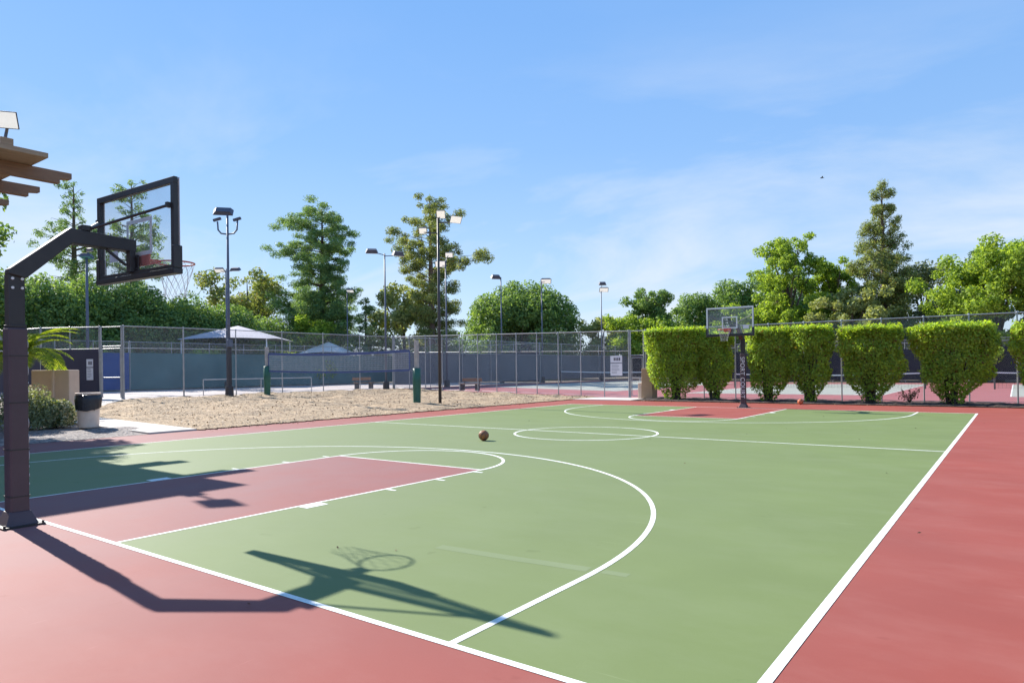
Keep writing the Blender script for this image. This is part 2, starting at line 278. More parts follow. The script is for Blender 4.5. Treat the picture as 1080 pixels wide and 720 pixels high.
# ------------------------------------------------------------------ mesh builder
class MB:
    def __init__(s): s.v = []; s.f = []; s.uv = None
    def add(s, vs, fs):
        o = len(s.v); s.v += [tuple(p) for p in vs]; s.f += [tuple(i + o for i in f) for f in fs]
    def box(s, c, d, rz=0.0, taper=(1, 1)):
        x, y, z = d[0] / 2, d[1] / 2, d[2] / 2; ca, sa = math.cos(rz), math.sin(rz); vs = []
        for k, (tx, ty) in ((-1, (1, 1)), (1, taper)):
            for px, py in ((-x, -y), (x, -y), (x, y), (-x, y)):
                px *= tx; py *= ty
                vs.append((c[0] + px * ca - py * sa, c[1] + px * sa + py * ca, c[2] + k * z))
        s.add(vs, [(3, 2, 1, 0), (4, 5, 6, 7), (0, 1, 5, 4), (1, 2, 6, 5), (2, 3, 7, 6), (3, 0, 4, 7)])
    def bar(s, p, q, wd, h, up=(0, 0, 1)):
        p, q = Vector(p), Vector(q); d = (q - p).normalized(); u = Vector(up)
        sd = d.cross(u)
        if sd.length < 1e-4: sd = d.cross(Vector((1, 0, 0)))
        sd.normalize(); u = sd.cross(d).normalized(); vs = []
        for b in (p, q):
            for a, c in ((-1, -1), (1, -1), (1, 1), (-1, 1)): vs.append(b + sd * (a * wd / 2) + u * (c * h / 2))
        s.add(vs, [(3, 2, 1, 0), (4, 5, 6, 7), (0, 1, 5, 4), (1, 2, 6, 5), (2, 3, 7, 6), (3, 0, 4, 7)])
    def tube(s, pts, r, n=8, cap=True, closed=False):
        pts = [Vector(p) for p in pts]; m = len(pts); rr = r if isinstance(r, (list, tuple)) else [r] * m
        vs, fs = [], []; prev = None
        for i, p in enumerate(pts):
            if closed: d = pts[(i + 1) % m] - pts[i - 1]
            else: d = pts[min(i + 1, m - 1)] - pts[max(i - 1, 0)]
            d.normalize()
            if prev is None: a = d.orthogonal().normalized()
            else:
                a = prev - d * prev.dot(d)
                a = a.normalized() if a.length > 1e-5 else d.orthogonal().normalized()
            prev = a; b = d.cross(a)
            for k in range(n):
                t = 2 * PI * k / n; vs.append(p + (a * math.cos(t) + b * math.sin(t)) * rr[i])
        for i in range(m if closed else m - 1):
            j = (i + 1) % m
            for k in range(n):
                l = (k + 1) % n; fs.append((i * n + k, i * n + l, j * n + l, j * n + k))
        if cap and not closed: fs += [tuple(range(n - 1, -1, -1)), tuple((m - 1) * n + k for k in range(n))]
        s.add(vs, fs)
    def lathe(s, prof, c=(0, 0, 0), n=24):
        vs, fs = [], []
        for r, z in prof:
            for k in range(n): t = 2 * PI * k / n; vs.append((c[0] + r * math.cos(t), c[1] + r * math.sin(t), c[2] + z))
        for i in range(len(prof) - 1):
            for k in range(n): l = (k + 1) % n; fs.append((i * n + k, i * n + l, (i + 1) * n + l, (i + 1) * n + k))
        s.add(vs, fs)
    def prism(s, poly, a0, a1, axis='x'):
        n = len(poly); vs = []
        for a in (a0, a1):
            for u, v in poly: vs.append({'x': (a, u, v), 'y': (u, a, v), 'z': (u, v, a)}[axis])
        s.add(vs, [tuple(range(n - 1, -1, -1)), tuple(range(n, 2 * n))] + [(i, (i + 1) % n, n + (i + 1) % n, n + i) for i in range(n)])
    def sheet(s, poly, z=0): s.add([(x, y, z) for x, y in poly], [tuple(range(len(poly)))])
    def ribbon(s, pts, wd, z, closed=False):
        m = len(pts); P = [Vector((p[0], p[1], 0)) for p in pts]; vs, fs = [], []
        for i in range(m):
            a = P[(i - 1) % m] if (closed or i > 0) else P[i]; b = P[(i + 1) % m] if (closed or i < m - 1) else P[i]
            d = (b - a).normalized(); nn = Vector((-d.y, d.x, 0)) * (wd / 2)
            for q in (P[i] + nn, P[i] - nn): vs.append((q.x, q.y, z))
        for i in range(m if closed else m - 1):
            j = (i + 1) % m; fs.append((2 * i, 2 * i + 1, 2 * j + 1, 2 * j))
        s.add(vs, fs)
    def build(s, name, m, parent=None, bevel=0, smooth=False):
        me = bpy.data.meshes.new(name); me.from_pydata(s.v, [], s.f); me.update()
        me.materials.append(m)
        o = bpy.data.objects.new(name, me); COL.objects.link(o)
        if parent: o.parent = parent
        if smooth:
            for p in me.polygons: p.use_smooth = True
        if bevel:
            b = o.modifiers.new('bevel', 'BEVEL'); b.width = bevel; b.segments = 2; b.limit_method = 'ANGLE'
        return o

def tag(o, label=None, cat=None, group=None, kind=None):
    if label: o['label'] = label
    if cat: o['category'] = cat
    if group: o['group'] = group
    if kind: o['kind'] = kind
    return o
def thing(name, label, cat, loc=(0, 0, 0), rz=0, group=None):
    o = bpy.data.objects.new(name, None); COL.objects.link(o); o.empty_display_size = 0.2
    o.location = loc; o.rotation_euler = (0, 0, rz); return tag(o, label, cat, group)
def struct(name, mb, m): return tag(mb.build(name, m), kind='structure')
def copy_tree(o, parent=None):
    c = o.copy(); COL.objects.link(c)
    if parent: c.parent = parent
    for ch in list(o.children): copy_tree(ch, c)
    return c
def gz(x): return 0.021 * min(max(0.0, -9.3 - x), 17.5)

# ------------------------------------------------------------------ the ground
mb = MB(); xs = [-900, -200, -60, -26.8, -20, -14, -9.3, 30, 200, 900]; ys = [-600, -60, 0, 40, 90, 250, 1500]
vs = [(x, y, gz(x) - 0.06) for y in ys for x in xs]; nx = len(xs)
mb.add(vs, [(j * nx + i, j * nx + i + 1, (j + 1) * nx + i + 1, (j + 1) * nx + i) for j in range(len(ys) - 1) for i in range(nx - 1)])
struct('ground', mb, M['earth'])

L, W2, LH, FT, R3, BK = 24.17, 7.78, 1.80, 5.71, 6.10, 1.53
mb = MB(); mb.prism([(-10.1, -9.5), (15, -9.5), (15, 28.0), (-10.1, 28.0)], -0.05, 0.0, 'z'); struct('court_apron', mb, M['red'])
mb = MB(); mb.sheet([(-W2, 0), (W2, 0), (W2, L), (-W2, L)], 0.0015); struct('court_surface', mb, M['green'])
mb = MB()
for y0, y1 in ((0, FT), (L - FT, L)): mb.sheet([(-LH, y0), (LH, y0), (LH, y1), (-LH, y1)], 0.0025)
struct('court_key_area', mb, M['red'])
mb = MB(); LW = 0.055; Z = 0.0034
def arc(cx, cy, r, a0, a1, n=64): return [(cx + r * math.cos(a0 + (a1 - a0) * i / n), cy + r * math.sin(a0 + (a1 - a0) * i / n)) for i in range(n + 1)]
h = LW / 2
mb.ribbon([(W2, -h), (W2, L + h)], LW + .01, Z); mb.ribbon([(-W2, -h), (-W2, L + h)], LW, Z)
mb.ribbon([(-W2 + h, 0), (W2 - h - .005, 0)], LW, Z); mb.ribbon([(-W2 + h, L), (W2 - h - .005, L)], LW, Z)
mb.ribbon([(-W2 + h, L / 2), (W2 - h - .005, L / 2)], LW, Z)
zc = Z + 0.0006
mb.ribbon(arc(0, L / 2, 1.80, 0, 2 * PI)[:-1], LW, zc, True)
for sgn, base in ((1, 0.0), (-1, L)):
    Y = lambda y: base + sgn * y
    for sx in (-1, 1): mb.ribbon([(sx * (LH - h), Y(h)), (sx * (LH - h), Y(FT))], 0.045, Z)
    mb.ribbon([(-LH + LW, Y(FT - h)), (LH - LW, Y(FT - h))], 0.045, Z)
    mb.ribbon([(x, Y(y)) for x, y in arc(0, FT - h, LH - h, 0, PI, 48)], LW, zc)
    mb.ribbon([(R3, Y(h)), (R3, Y(BK))][::1] + [(x, Y(y)) for x, y in arc(0, BK, R3, 0, PI, 96)] + [(-R3, Y(h))], LW, zc)
    for sx in (-1, 1):
        mb.sheet([(sx * LH, Y(2.10)), (sx * (LH + .17), Y(2.10)), (sx * (LH + .17), Y(2.42)), (sx * LH, Y(2.42))], zc)
        for yy in (3.55, 4.55, 5.45): mb.sheet([(sx * LH, Y(yy - .025)), (sx * (LH + .18), Y(yy - .025)), (sx * (LH + .18), Y(yy + .025)), (sx * LH, Y(yy + .025))], zc)
struct('court_lines', mb, M['line'])
mb = MB(); mb.ribbon([(4.50, 1.66), (5.3, 1.72), (6.02, 1.80)], 0.13, 0.0023); mb.ribbon([(6.14, 1.815), (6.36, 1.83)], 0.10, 0.0023)
struct('court_scuff', mb, M['scuff'])

# sand and wood chip pit
rng = np.random.default_rng(5)
nxg, nyg = 130, 190
mb = MB(); X = np.linspace(-26.6, -10.05, nxg)
def ylow(x): return 7.46 if x > -19.3 else 7.46 + (-19.3 - x) * (12.8 - 7.46) / 7.3
hh = rng.normal(0, 1, (nyg, nxg))
def smooth(a, k):
    for _ in range(k): a = (a + np.roll(a, 1, 0) + np.roll(a, -1, 0) + np.roll(a, 1, 1) + np.roll(a, -1, 1)) / 5
    return a
hh = smooth(hh, 1) * 0.014 + smooth(rng.normal(0, 1, (nyg, nxg)), 12) * 0.22
vs = []
for j in range(nyg):
    for i in range(nxg):
        x = X[i]; y0 = ylow(x); y = y0 + (30.9 - y0) * j / (nyg - 1)
        edge = min(1, (nxg - 1 - i) / 4, j / 4)
        vs.append((x + (rng.uniform(-.10, .10) if i == nxg - 1 else 0), y, gz(x) + 0.015 + max(-0.03, hh[j, i]) * edge + 0.02 * edge))
mb.add(vs, [(j * nxg + i, j * nxg + i + 1, (j + 1) * nxg + i + 1, (j + 1) * nxg + i) for j in range(nyg - 1) for i in range(nxg - 1)])
struct('sand_pit', mb, M['chips'])
# gravel bed and concrete walk on the left
mb = MB()
gx = np.linspace(-34, -10.1, 60); gy = np.linspace(-9, 7.2, 50); hg = smooth(rng.normal(0, 1, (50, 60)), 3) * 0.10
mb.add([(x, y, gz(x) - 0.012 + hg[j, i] * min(1, (59 - i) / 3)) for j, y in enumerate(gy) for i, x in enumerate(gx)], [(j * 60 + i, j * 60 + i + 1, (j + 1) * 60 + i + 1, (j + 1) * 60 + i) for j in range(49) for i in range(59)])
struct('gravel_bed', mb, M['gravel'])
mb = MB()
def walkstrip(a, b, wd, th=0.1, n=6):
    a, b = Vector((*a, 0)), Vector((*b, 0)); d = (b - a).normalized(); s_ = Vector((-d.y, d.x, 0)) * wd / 2
    for k in range(n):
        p = a + (b - a) * (k / n); q = a + (b - a) * ((k + .985) / n)
        vs = [p - s_, p + s_, q + s_, q - s_]
        top = [(v.x, v.y, gz(v.x) + 0.03) for v in vs]; bot = [(v.x, v.y, gz(v.x) + 0.03 - th) for v in vs]
        mb.add(top + bot, [(3, 2, 1, 0), (0, 1, 5, 4), (1, 2, 6, 5), (2, 3, 7, 6), (3, 0, 4, 7)])
walkstrip((-10.1, 6.75), (-17.5, 6.75), 1.35)
walkstrip((-18.3, 6.5), (-27.6, 12.6), 1.5)
struct('concrete_path', mb, M['concrete'])
mb = MB(); mb.prism([(-12.4, 28.02), (-6.7, 28.02), (-7.0, 30.95), (-12.2, 30.95)], -0.05, 0.03, 'z'); struct('gate_pavement', mb, M['concrete'])
# mulch strip under the hedge
mb = MB(); gx = np.linspace(-6.66, 20, 160); gy = np.linspace(28.02, 31.25, 22); hg = smooth(rng.normal(0, 1, (22, 160)), 1) * 0.06
mb.add([(x, y, 0.03 + hg[j, i] * min(1, j / 2)) for j, y in enumerate(gy) for i, x in enumerate(gx)], [(j * 160 + i, j * 160 + i + 1, (j + 1) * 160 + i + 1, (j + 1) * 160 + i) for j in range(21) for i in range(159)])
struct('mulch_bed', mb, M['soil'])
# tennis courts beyond the fences
mb = MB(); mb.sheet([(-44.4, 8.0), (-26.75, 13.0), (-26.6, 49.5), (-44.4, 49.5)], 0.372); struct('practice_court', mb, M['palecourt'])
def gstrip(x0, x1, y0, y1, dz):
    m_ = MB(); xs = sorted({x0, x1, *[x for x in (-26.8, -9.3) if x0 < x < x1]})
    for a, b in zip(xs[:-1], xs[1:]): m_.add([(a, y0, gz(a) + dz), (b, y0, gz(b) + dz), (b, y1, gz(b) + dz), (a, y1, gz(a) + dz)], [(0, 1, 2, 3)])
    return m_
struct('tennis_court', gstrip(-26.5, 40, 31.26, 68, 0.0), M['tred'])
m_ = MB()
for x0 in (-24.0, -8.0, 8.6, 25.0):
    q = gstrip(x0, x0 + 11.0, 38.5, 62.3, 0.004); m_.add(q.v, q.f)
struct('tennis_play_area', m_, M['tgrey'])
m_ = MB()
for x0 in (-24.0, -8.0, 8.6, 25.0):
    for a, b in (((x0, 38.5), (x0, 62.3)), ((x0 + 11, 38.5), (x0 + 11, 62.3)), ((x0, 38.5), (x0 + 11, 38.5)), ((x0, 62.3), (x0 + 11, 62.3)), ((x0 + 1.37, 38.5), (x0 + 1.37, 62.3)), ((x0 + 9.6, 38.5), (x0 + 9.6, 62.3))):
        n = 4
        for k in range(n):
            p = (a[0] + (b[0] - a[0]) * k / n, a[1] + (b[1] - a[1]) * k / n); q = (a[0] + (b[0] - a[0]) * (k + 1) / n, a[1] + (b[1] - a[1]) * (k + 1) / n)
            if a[0] == b[0]: m_.add([(p[0] - .03, p[1], gz(p[0]) + .008), (p[0] + .03, p[1], gz(p[0]) + .008), (q[0] + .03, q[1], gz(q[0]) + .008), (q[0] - .03, q[1], gz(q[0]) + .008)], [(0, 1, 2, 3)])
            else: m_.add([(p[0], p[1] - .03, gz(p[0]) + .009), (q[0], q[1] - .03, gz(q[0]) + .009), (q[0], q[1] + .03, gz(q[0]) + .009), (p[0], p[1] + .03, gz(p[0]) + .009)], [(0, 1, 2, 3)])
struct('tennis_lines', m_, M['line'])

# ------------------------------------------------------------------ clubhouse roof and trellis on the left
t = thing('clubhouse', 'tan clubhouse with a high flat timber trellis roof beside the near hoop', 'building', (-12, 0, 0))
def loc(root, mbx):
    lx, ly, lz = root.location; mbx.v = [(x - lx, y - ly, z - lz) for x, y, z in mbx.v]; return mbx
m_ = MB(); m_.prism([(-34, -16), (-13.4, -16), (-13.4, 0.8), (-34, 0.8)], -0.1, 6.6, 'z'); loc(t, m_).build('wall', M['stucco'], t)
m_ = MB(); m_.box((-12.0, 2.95, 3.3), (0.5, 0.5, 6.9)); loc(t, m_).build('column', M['stucco'], t, 0.02)
m_ = MB(); m_.box((-11.9, -7, 3.3), (0.6, 0.6, 6.9)); loc(t, m_).build('column', M['stucco'], t, 0.02)
m_ = MB(); m_.prism([(-34, -16), (-10.2, -16), (-10.2, 3.8), (-34, 3.8)], 6.94, 7.06, 'z'); loc(t, m_).build('roof', M['timberpale'], t, 0.01)
for x in (-11.3, -13.4, -15.75, -18.0, -20.3):
    m_ = MB(); poly = [(-15.5, 6.62), (4.42, 6.62), (4.42, 6.74), (4.70, 6.78), (4.70, 6.935), (-15.5, 6.935)]
    m_.prism(poly, x - 0.10, x + 0.10, 'x'); loc(t, m_).build('beam', M['timber'], t, 0.008)
fl = thing('floodlight', 'square floodlight with bright lens on the clubhouse trellis roof', 'floodlight', (-10.36, 2.95, 7.06))
def flood(root, c, rz, tilt, size=(0.5, 0.46, 0.2), lens='lens', pname='housing'):
    """a tilted box lamp; local -z face carries the lens"""
    m_ = MB(); m_.box((0, 0, 0), size, 0, (0.72, 0.72)); h_ = m_.build(pname, M['fixture'], root, 0.012)
    h_.location = c; h_.rotation_euler = (-tilt, 0, rz)
    m2 = MB(); m2.box((0, 0, -size[2] / 2 - 0.008), (size[0] * 0.88, size[1] * 0.88, 0.012)); m2.build('lens', M[lens], h_)
    return h_
m_ = MB(); m_.box((0, 0, 0.08), (0.30, 0.26, 0.16)); m_.build('mount_block', M['timberpale'], fl, .008)
m_ = MB(); m_.tube([(0.02, 0, .16), (0.05, .02, .32), (.27, -.02, .44)], 0.035); m_.build('bracket', M['polegrey'], fl)
flood(fl, (0.36, -.05, 0.52), 0.95, math.radians(62), (0.46, 0.40, 0.15))

# ------------------------------------------------------------------ basketball hoops
AB = math.radians(2.5)
def make_hoop(label):
    O = Vector((0.0, -0.225, 0)); t = thing('basketball_hoop', label, 'basketball hoop', O, 0, 'hoops at the two ends of the court')
    def w_(mb_): return loc(t, mb_)
    x0, y0 = O.x, O.y
    m_ = MB(); m_.box((x0, y0, 2.46), (.15, .15, .56)); p = w_(m_).build('pole', M['black'], t, 0.01)
    m_ = MB(); m_.box((x0, y0, 1.15), (.19, .185, 2.02)); pad = w_(m_).build('pole_pad', M['pad'], t, 0.022)
    m_ = MB()
    for zz in (.32, .83, 1.34, 1.85): m_.box((x0, y0, zz), (.196, .191, .012))
    m_.box((x0 - .0975, y0, 1.15), (.006, .03, 1.98)); w_(m_).build('pad_seam', M['black'], pad)
    m_ = MB(); m_.box((x0, y0, 2.175), (.17, .165, .03)); w_(m_).build('collar', M['black'], p, .004)
    m_ = MB(); m_.box((x0, y0, 0.08), (.34, .32, .16), 0, (.60, .62)); w_(m_).build('base_cover', M['pad'], t, 0.01)
    m_ = MB(); m_.box((x0, y0, .010), (.42, .40, .02))
    for sx in (-1, 1):
        for sy in (-1, 1): m_.tube([(x0 + sx * .19, y0 + sy * .18, .02), (x0 + sx * .19, y0 + sy * .18, .045)], .014, 6)
    w_(m_).build('base_plate', M['black'], t)
    cu = bpy.data.curves.new('lettering', 'FONT'); cu.body = 'SPORT COURT'; cu.size = 0.235; cu.align_x = 'CENTER'; cu.align_y = 'CENTER'; cu.extrude = 0.002; cu.space_character = 1.06
    tmp = bpy.data.objects.new('lettering_curve', cu); COL.objects.link(tmp); bpy.context.view_layer.update()
    me_ = bpy.data.meshes.new_from_object(tmp.evaluated_get(bpy.context.evaluated_depsgraph_get())); bpy.data.objects.remove(tmp)
    me_.materials.clear(); me_.materials.append(M['white']); tx = bpy.data.objects.new('lettering', me_); COL.objects.link(tx); tx.parent = pad
    # on the court side face, read from top to bottom
    tx.location = (0, 0.0965, 1.20)
    tx.rotation_euler = Matrix(((0, -1, 0), (0, 0, 1), (-1, 0, 0))).to_euler()
    m_ = MB(); poly = [(-.305, 2.735), (-.145, 2.70), (.32, 3.15), (1.03, 3.14), (1.03, 3.285), (.30, 3.325), (-.30, 2.79)]
    m_.prism(poly, x0 - .075 + .03, x0 + .075 + .03, 'x'); arm = w_(m_).build('arm', M['black'], t, 0.008)
    for (yy, zz) in ((-.27, 2.690), (-.18, 2.690), (-.27, 2.59), (-.18, 2.59)):
        m_ = MB(); m_.tube([(x0 + .073, yy, zz), (x0 + .090, yy, zz)], 0.015, 8); w_(m_).build('bolt', M['bolt'], p)
    m_ = MB(); m_.box((.05, .985, 3.02), (.10, .07, .26)); m_.box((.05, 1.032, 3.00), (.20, .02, .20)); m_.bar((.05, .70, 3.14), (.05, .93, 2.97), .03, .03)
    for sx in (-.08, .08):
        for zz in (2.93, 3.07): m_.tube([(.05 + sx, 1.005, zz), (.05 + sx, 1.025, zz)], .014, 6)
    w_(m_).build('board_mount', M['black'], t, 0.004)
    def B(x, y, z): return (0.085 + .972 * x * math.cos(AB) - y * math.sin(AB), 1.06 + x * math.sin(AB) + y * math.cos(AB), z)
    def bbox(m2, xa, xb, ya, yb, za, zb):
        vs = [B(x, y, z) for z in (za, zb) for x, y in ((xa, ya), (xb, ya), (xb, yb), (xa, yb))]
        m2.add(vs, [(3, 2, 1, 0), (4, 5, 6, 7), (0, 1, 5, 4), (1, 2, 6, 5), (2, 3, 7, 6), (3, 0, 4, 7)])
    for sx in (-1, 1):
        m_ = MB(); e = B(sx * .84, -.075, 3.60); m_.tube([(.05, .48, 3.33), e], 0.017, 8)
        m_.bar((e[0], e[1] - .03, e[2]), (e[0], e[1] + .025, e[2]), .05, .06); m_.box((.05 + sx * .03, .47, 3.35), (.06, .10, .06)); w_(m_).build('board_brace', M['black'], t)
    m_ = MB(); bbox(m_, -.85, .85, -.006, .006, 2.90, 3.87); gl = w_(m_).build('backboard', M['glass'], t)
    m_ = MB()
    bbox(m_, -.925, .925, -.06, -.008, 3.855, 3.93); bbox(m_, -.925, -.85, -.06, -.008, 2.83, 3.855); bbox(m_, .85, .925, -.06, -.008, 2.83, 3.855); bbox(m_, -.85, .85, -.06, -.008, 2.83, 2.91)
    w_(m_).build('board_frame', M['black'], gl, 0.004)
    m_ = MB()
    bbox(m_, -.925, .925, .008, .014, 3.87, 3.93); bbox(m_, -.925, -.865, .008, .014, 2.87, 3.87); bbox(m_, .865, .925, .008, .014, 2.87, 3.87)
    w_(m_).build('border_line', M['white'], gl)
    m_ = MB()
    bbox(m_, -.305, .305, .008, .012, 3.51, 3.56); bbox(m_, -.305, -.255, .008, .012, 3.10, 3.51); bbox(m_, .255, .305, .008, .012, 3.10, 3.51); bbox(m_, -.255, .255, .008, .012, 3.10, 3.15)
    w_(m_).build('target_square', M['white'], gl)
    m_ = MB(); bbox(m_, -.94, .94, -.075, .035, 2.80, 2.865); bbox(m_, -.94, -.87, -.072, .032, 2.865, 3.13); bbox(m_, .87, .94, -.072, .032, 2.865, 3.13)
    w_(m_).build('edge_pad', M['black'], gl, 0.008)
    m_ = MB(); bbox(m_, -.74, -.52, .0065, .009, 3.08, 3.22); st = w_(m_).build('sticker', M['signwhite'], gl)
    rc = Vector(B(.09, .42, 3.05))
    m_ = MB(); m_.tube([(rc.x + .2286 * math.cos(a), rc.y + .2286 * math.sin(a), 3.05) for a in np.linspace(0, 2 * PI, 40, endpoint=False)], .010, 8, closed=True)
    q = B(.09, .02, 3.05)
    bbox(m_, .09 - .14, .09 + .14, .013, .03, 2.97, 3.11); bbox(m_, .09 - .07, .09 + .07, .03, .20, 3.035, 3.055)
    for s_ in (-.06, .06): m_.bar(B(.09 + s_, .03, 2.98), B(.09 + s_, .20, 3.04), .012, .02)
    w_(m_).build('rim', M['orange'], t)
    m_ = MB(); n = 12; rows = [(.225, 3.045), (.205, 2.95), (.17, 2.86), (.145, 2.77), (.128, 2.68), (.125, 2.61)]
    for k in range(n):
        for s_ in (1, -1):
            pts = [(rc.x + r * math.cos(2 * PI * (k + s_ * .5 * i) / n), rc.y + r * math.sin(2 * PI * (k + s_ * .5 * i) / n), z) for i, (r, z) in enumerate(rows)]
            m_.tube(pts, .0024, 4, cap=False)
    w_(m_).build('net', M['cord'], t)
    return t
hoop = make_hoop('near black basketball hoop with angled arm, its backboard seen from behind')
far = copy_tree(hoop); far.location = (0.06, L + 0.27, 0); far.rotation_euler = (0, 0, PI)
far['label'] = 'far basketball hoop facing us before the hedge, with lettered pole pad'

# ------------------------------------------------------------------ fences
def fence(label, pts, height, spacing, screen=None, s_lo=0.1, s_hi=3.2, midrail=True, posts=None, side=0.04, group='chain link fences round the courts'):
    P = [Vector((x, y, 0)) for x, y in pts]; r = thing('chain_link_fence', label, 'fence', (P[0].x, P[0].y, gz(P[0].x)), 0, group)
    sta = []
    for a, b in zip(P[:-1], P[1:]):
        ln = (b - a).length; n = max(1, round(ln / spacing))
        sta += [a + (b - a) * (k / n) for k in range(n)]
    sta.append(P[-1])
    if posts: sta = [Vector((x, y, 0)) for x, y in posts]
    for p in sta:
        m_ = MB(); z = gz(p.x); ends = any((p - q).length < .05 for q in P); m_.tube([(p.x, p.y, z - .1), (p.x, p.y, z + height + (.06 if ends else 0))], .042 if ends else .030, 8)
        m_.lathe([(.05, height + .0), (.04, height + .05), (0.0, height + .07)], (p.x, p.y, z), 8)
        loc(r, m_).build('post', M['steel'], r)
    m_ = MB()
    for a, b in zip(P[:-1], P[1:]): m_.tube([(a.x, a.y, gz(a.x) + height), (b.x, b.y, gz(b.x) + height)], .024, 8)
    loc(r, m_).build('top_rail', M['steel'], r)
    if midrail:
        m_ = MB()
        for a, b in zip(P[:-1], P[1:]): m_.tube([(a.x, a.y, gz(a.x) + height * .70), (b.x, b.y, gz(b.x) + height * .70)], .018, 6)
        loc(r, m_).build('middle_rail', M['steel'], r)
    m_ = MB()
    for a, b in zip(P[:-1], P[1:]): m_.tube([(a.x, a.y, gz(a.x) + .08), (b.x, b.y, gz(b.x) + .08)], .012, 6)
    loc(r, m_).build('bottom_rail', M['steel'], r)
    m_ = MB(); uvs = []; d0 = 0
    for a, b in zip(P[:-1], P[1:]):
        ln = (b - a).length; nn = Vector((-(b - a).y, (b - a).x, 0)).normalized() * .033
        m_.add([(a.x + nn.x, a.y + nn.y, gz(a.x) + .06), (b.x + nn.x, b.y + nn.y, gz(b.x) + .06), (b.x + nn.x, b.y + nn.y, gz(b.x) + height), (a.x + nn.x, a.y + nn.y, gz(a.x) + height)], [(0, 1, 2, 3)])
        uvs += [(d0, 0), (d0 + ln, 0), (d0 + ln, height), (d0, height)]; d0 += ln
    o = loc(r, m_).build('wire_mesh', M['chain'], r)
    ul = o.data.uv_layers.new(name='UVMap'); ul.data.foreach_set('uv', np.array(uvs, dtype=np.float32).ravel())
    if screen:
        rg = random.Random(len(label)); m_ = MB()
        for a, b in zip(P[:-1], P[1:]):
            ln = (b - a).length; n = max(2, int(ln / .5)); nn = Vector((-(b - a).y, (b - a).x, 0)).normalized() * side
            for k in range(n + 1):
                p = a + (b - a) * (k / n); sag = 0.035 * math.sin(k * 1.05) ** 2
                m_.v.append((p.x + nn.x, p.y + nn.y, gz(p.x) + s_lo + rg.uniform(-.02, .02))); m_.v.append((p.x + nn.x * (1 + rg.uniform(-.3, .3)), p.y + nn.y * (1 + rg.uniform(-.3, .3)), gz(p.x) + s_hi - sag))
            o0 = len(m_.v) - 2 * (n + 1)
            m_.f += [(o0 + 2 * k, o0 + 2 * k + 2, o0 + 2 * k + 3, o0 + 2 * k + 1) for k in range(n)]
        loc(r, m_).build('windscreen', M[screen], r)
    return r
XF = -26.6
fence('clear chain link fence along the left side of the sand pit', [(XF - .5, 13.1), (XF, 15.9), (XF, 31.0)], 3.66, 3.0)
f_ = fence('short angled chain link fence with dark grey screen behind the planter wall', [(-28.55, 12.6), (-31.4, 11.0), (-44.4, 9.0)], 3.66, 2.0, 'plum', .35, 2.55)
f2 = fence('long chain link fence behind the sand pit up to the white notice', [(XF + .1, 31.0), (-8.25, 31.0)], 3.66, 1.55)
f3 = fence('chain link fence standing behind the row of clipped bushes', [(-7.25, 31.0), (25, 31.0)], 3.66, 1.62)
fence('fence with slate blue windscreen running back from the sand pit corner', [(XF, 31.15), (XF, 68)], 3.66, 3.7, 'slate', .28, 2.62, side=.05)
fence('back fence with dark navy windscreen beyond the red tennis courts', [(XF + .1, 68), (40, 68)], 3.66, 3.0, 'navy', .25, 3.05, side=-.05)
fence('far side fence with teal windscreen beyond the pale practice court', [(-44.5, 21.4), (-44.5, 49.5)], 3.66, 3.0, 'teal', .1, 2.85, side=-.05)
fence('fence with bright blue windscreen at the left corner of the practice court', [(-44.5, 9.1), (-44.5, 21.3)], 3.66, 2.4, 'blue', .1, 2.85, side=-.05)
fence('end fence with navy windscreen closing the pale practice court', [(-44.4, 49.6), (XF - .1, 49.6)], 3.66, 3.0, 'navy', .1, 2.85, side=-.05)

# gates
def gate(label, a, b, hgt):
    a, b = Vector((*a, 0)), Vector((*b, 0)); r = thing('gate', label, 'gate', (a.x, a.y, gz(a.x)), 0, None)
    for p in (a, b):
        m_ = MB(); m_.tube([(p.x, p.y, gz(p.x)), (p.x, p.y, gz(p.x) + 3.7)], .045, 8); loc(r, m_).build('gate_post', M['steel'], r)
    d = (b - a).normalized() * .09; p, q = a + d, b - d; m_ = MB(); z = gz(a.x)
    for zz in (.12, 1.1, hgt): m_.tube([(p.x, p.y, z + zz), (q.x, q.y, z + zz)], .022, 8)
    for c in (p, q): m_.tube([(c.x, c.y, z + .12), (c.x, c.y, z + hgt)], .022, 8)
    m_.tube([(a.x, a.y, z + hgt + .12), (b.x, b.y, z + hgt + .12)], .024, 8); m_.tube([(a.x, a.y, z + 3.64), (b.x, b.y, z + 3.64)], .022, 8)
    loc(r, m_).build('gate_frame', M['steel'], r)
    m_ = MB(); m_.box(((q.x + b.x) / 2, (q.y + b.y) / 2, z + 1.12), (.14, .05, .09)); loc(r, m_).build('latch', M['steel'], r)
    m_ = MB(); ln = (b - a).length; m_.add([(p.x, p.y, z + .12), (q.x, q.y, z + .12), (q.x, q.y, z + hgt), (p.x, p.y, z + hgt)], [(0, 1, 2, 3)])
    o = loc(r, m_).build('wire_mesh', M['chain'], r); ul = o.data.uv_layers.new(name='UVMap'); ul.data.foreach_set('uv', np.array([0, 0, ln, 0, ln, hgt, 0, hgt], dtype=np.float32))
gate('chain link gate standing between the white notice and the stucco pillar', (-8.16, 31.0), (-7.36, 31.0), 2.2)
gate('chain link gate at the near left corner of the practice court', (-28.45, 12.62), (-27.18, 13.05), 2.55)

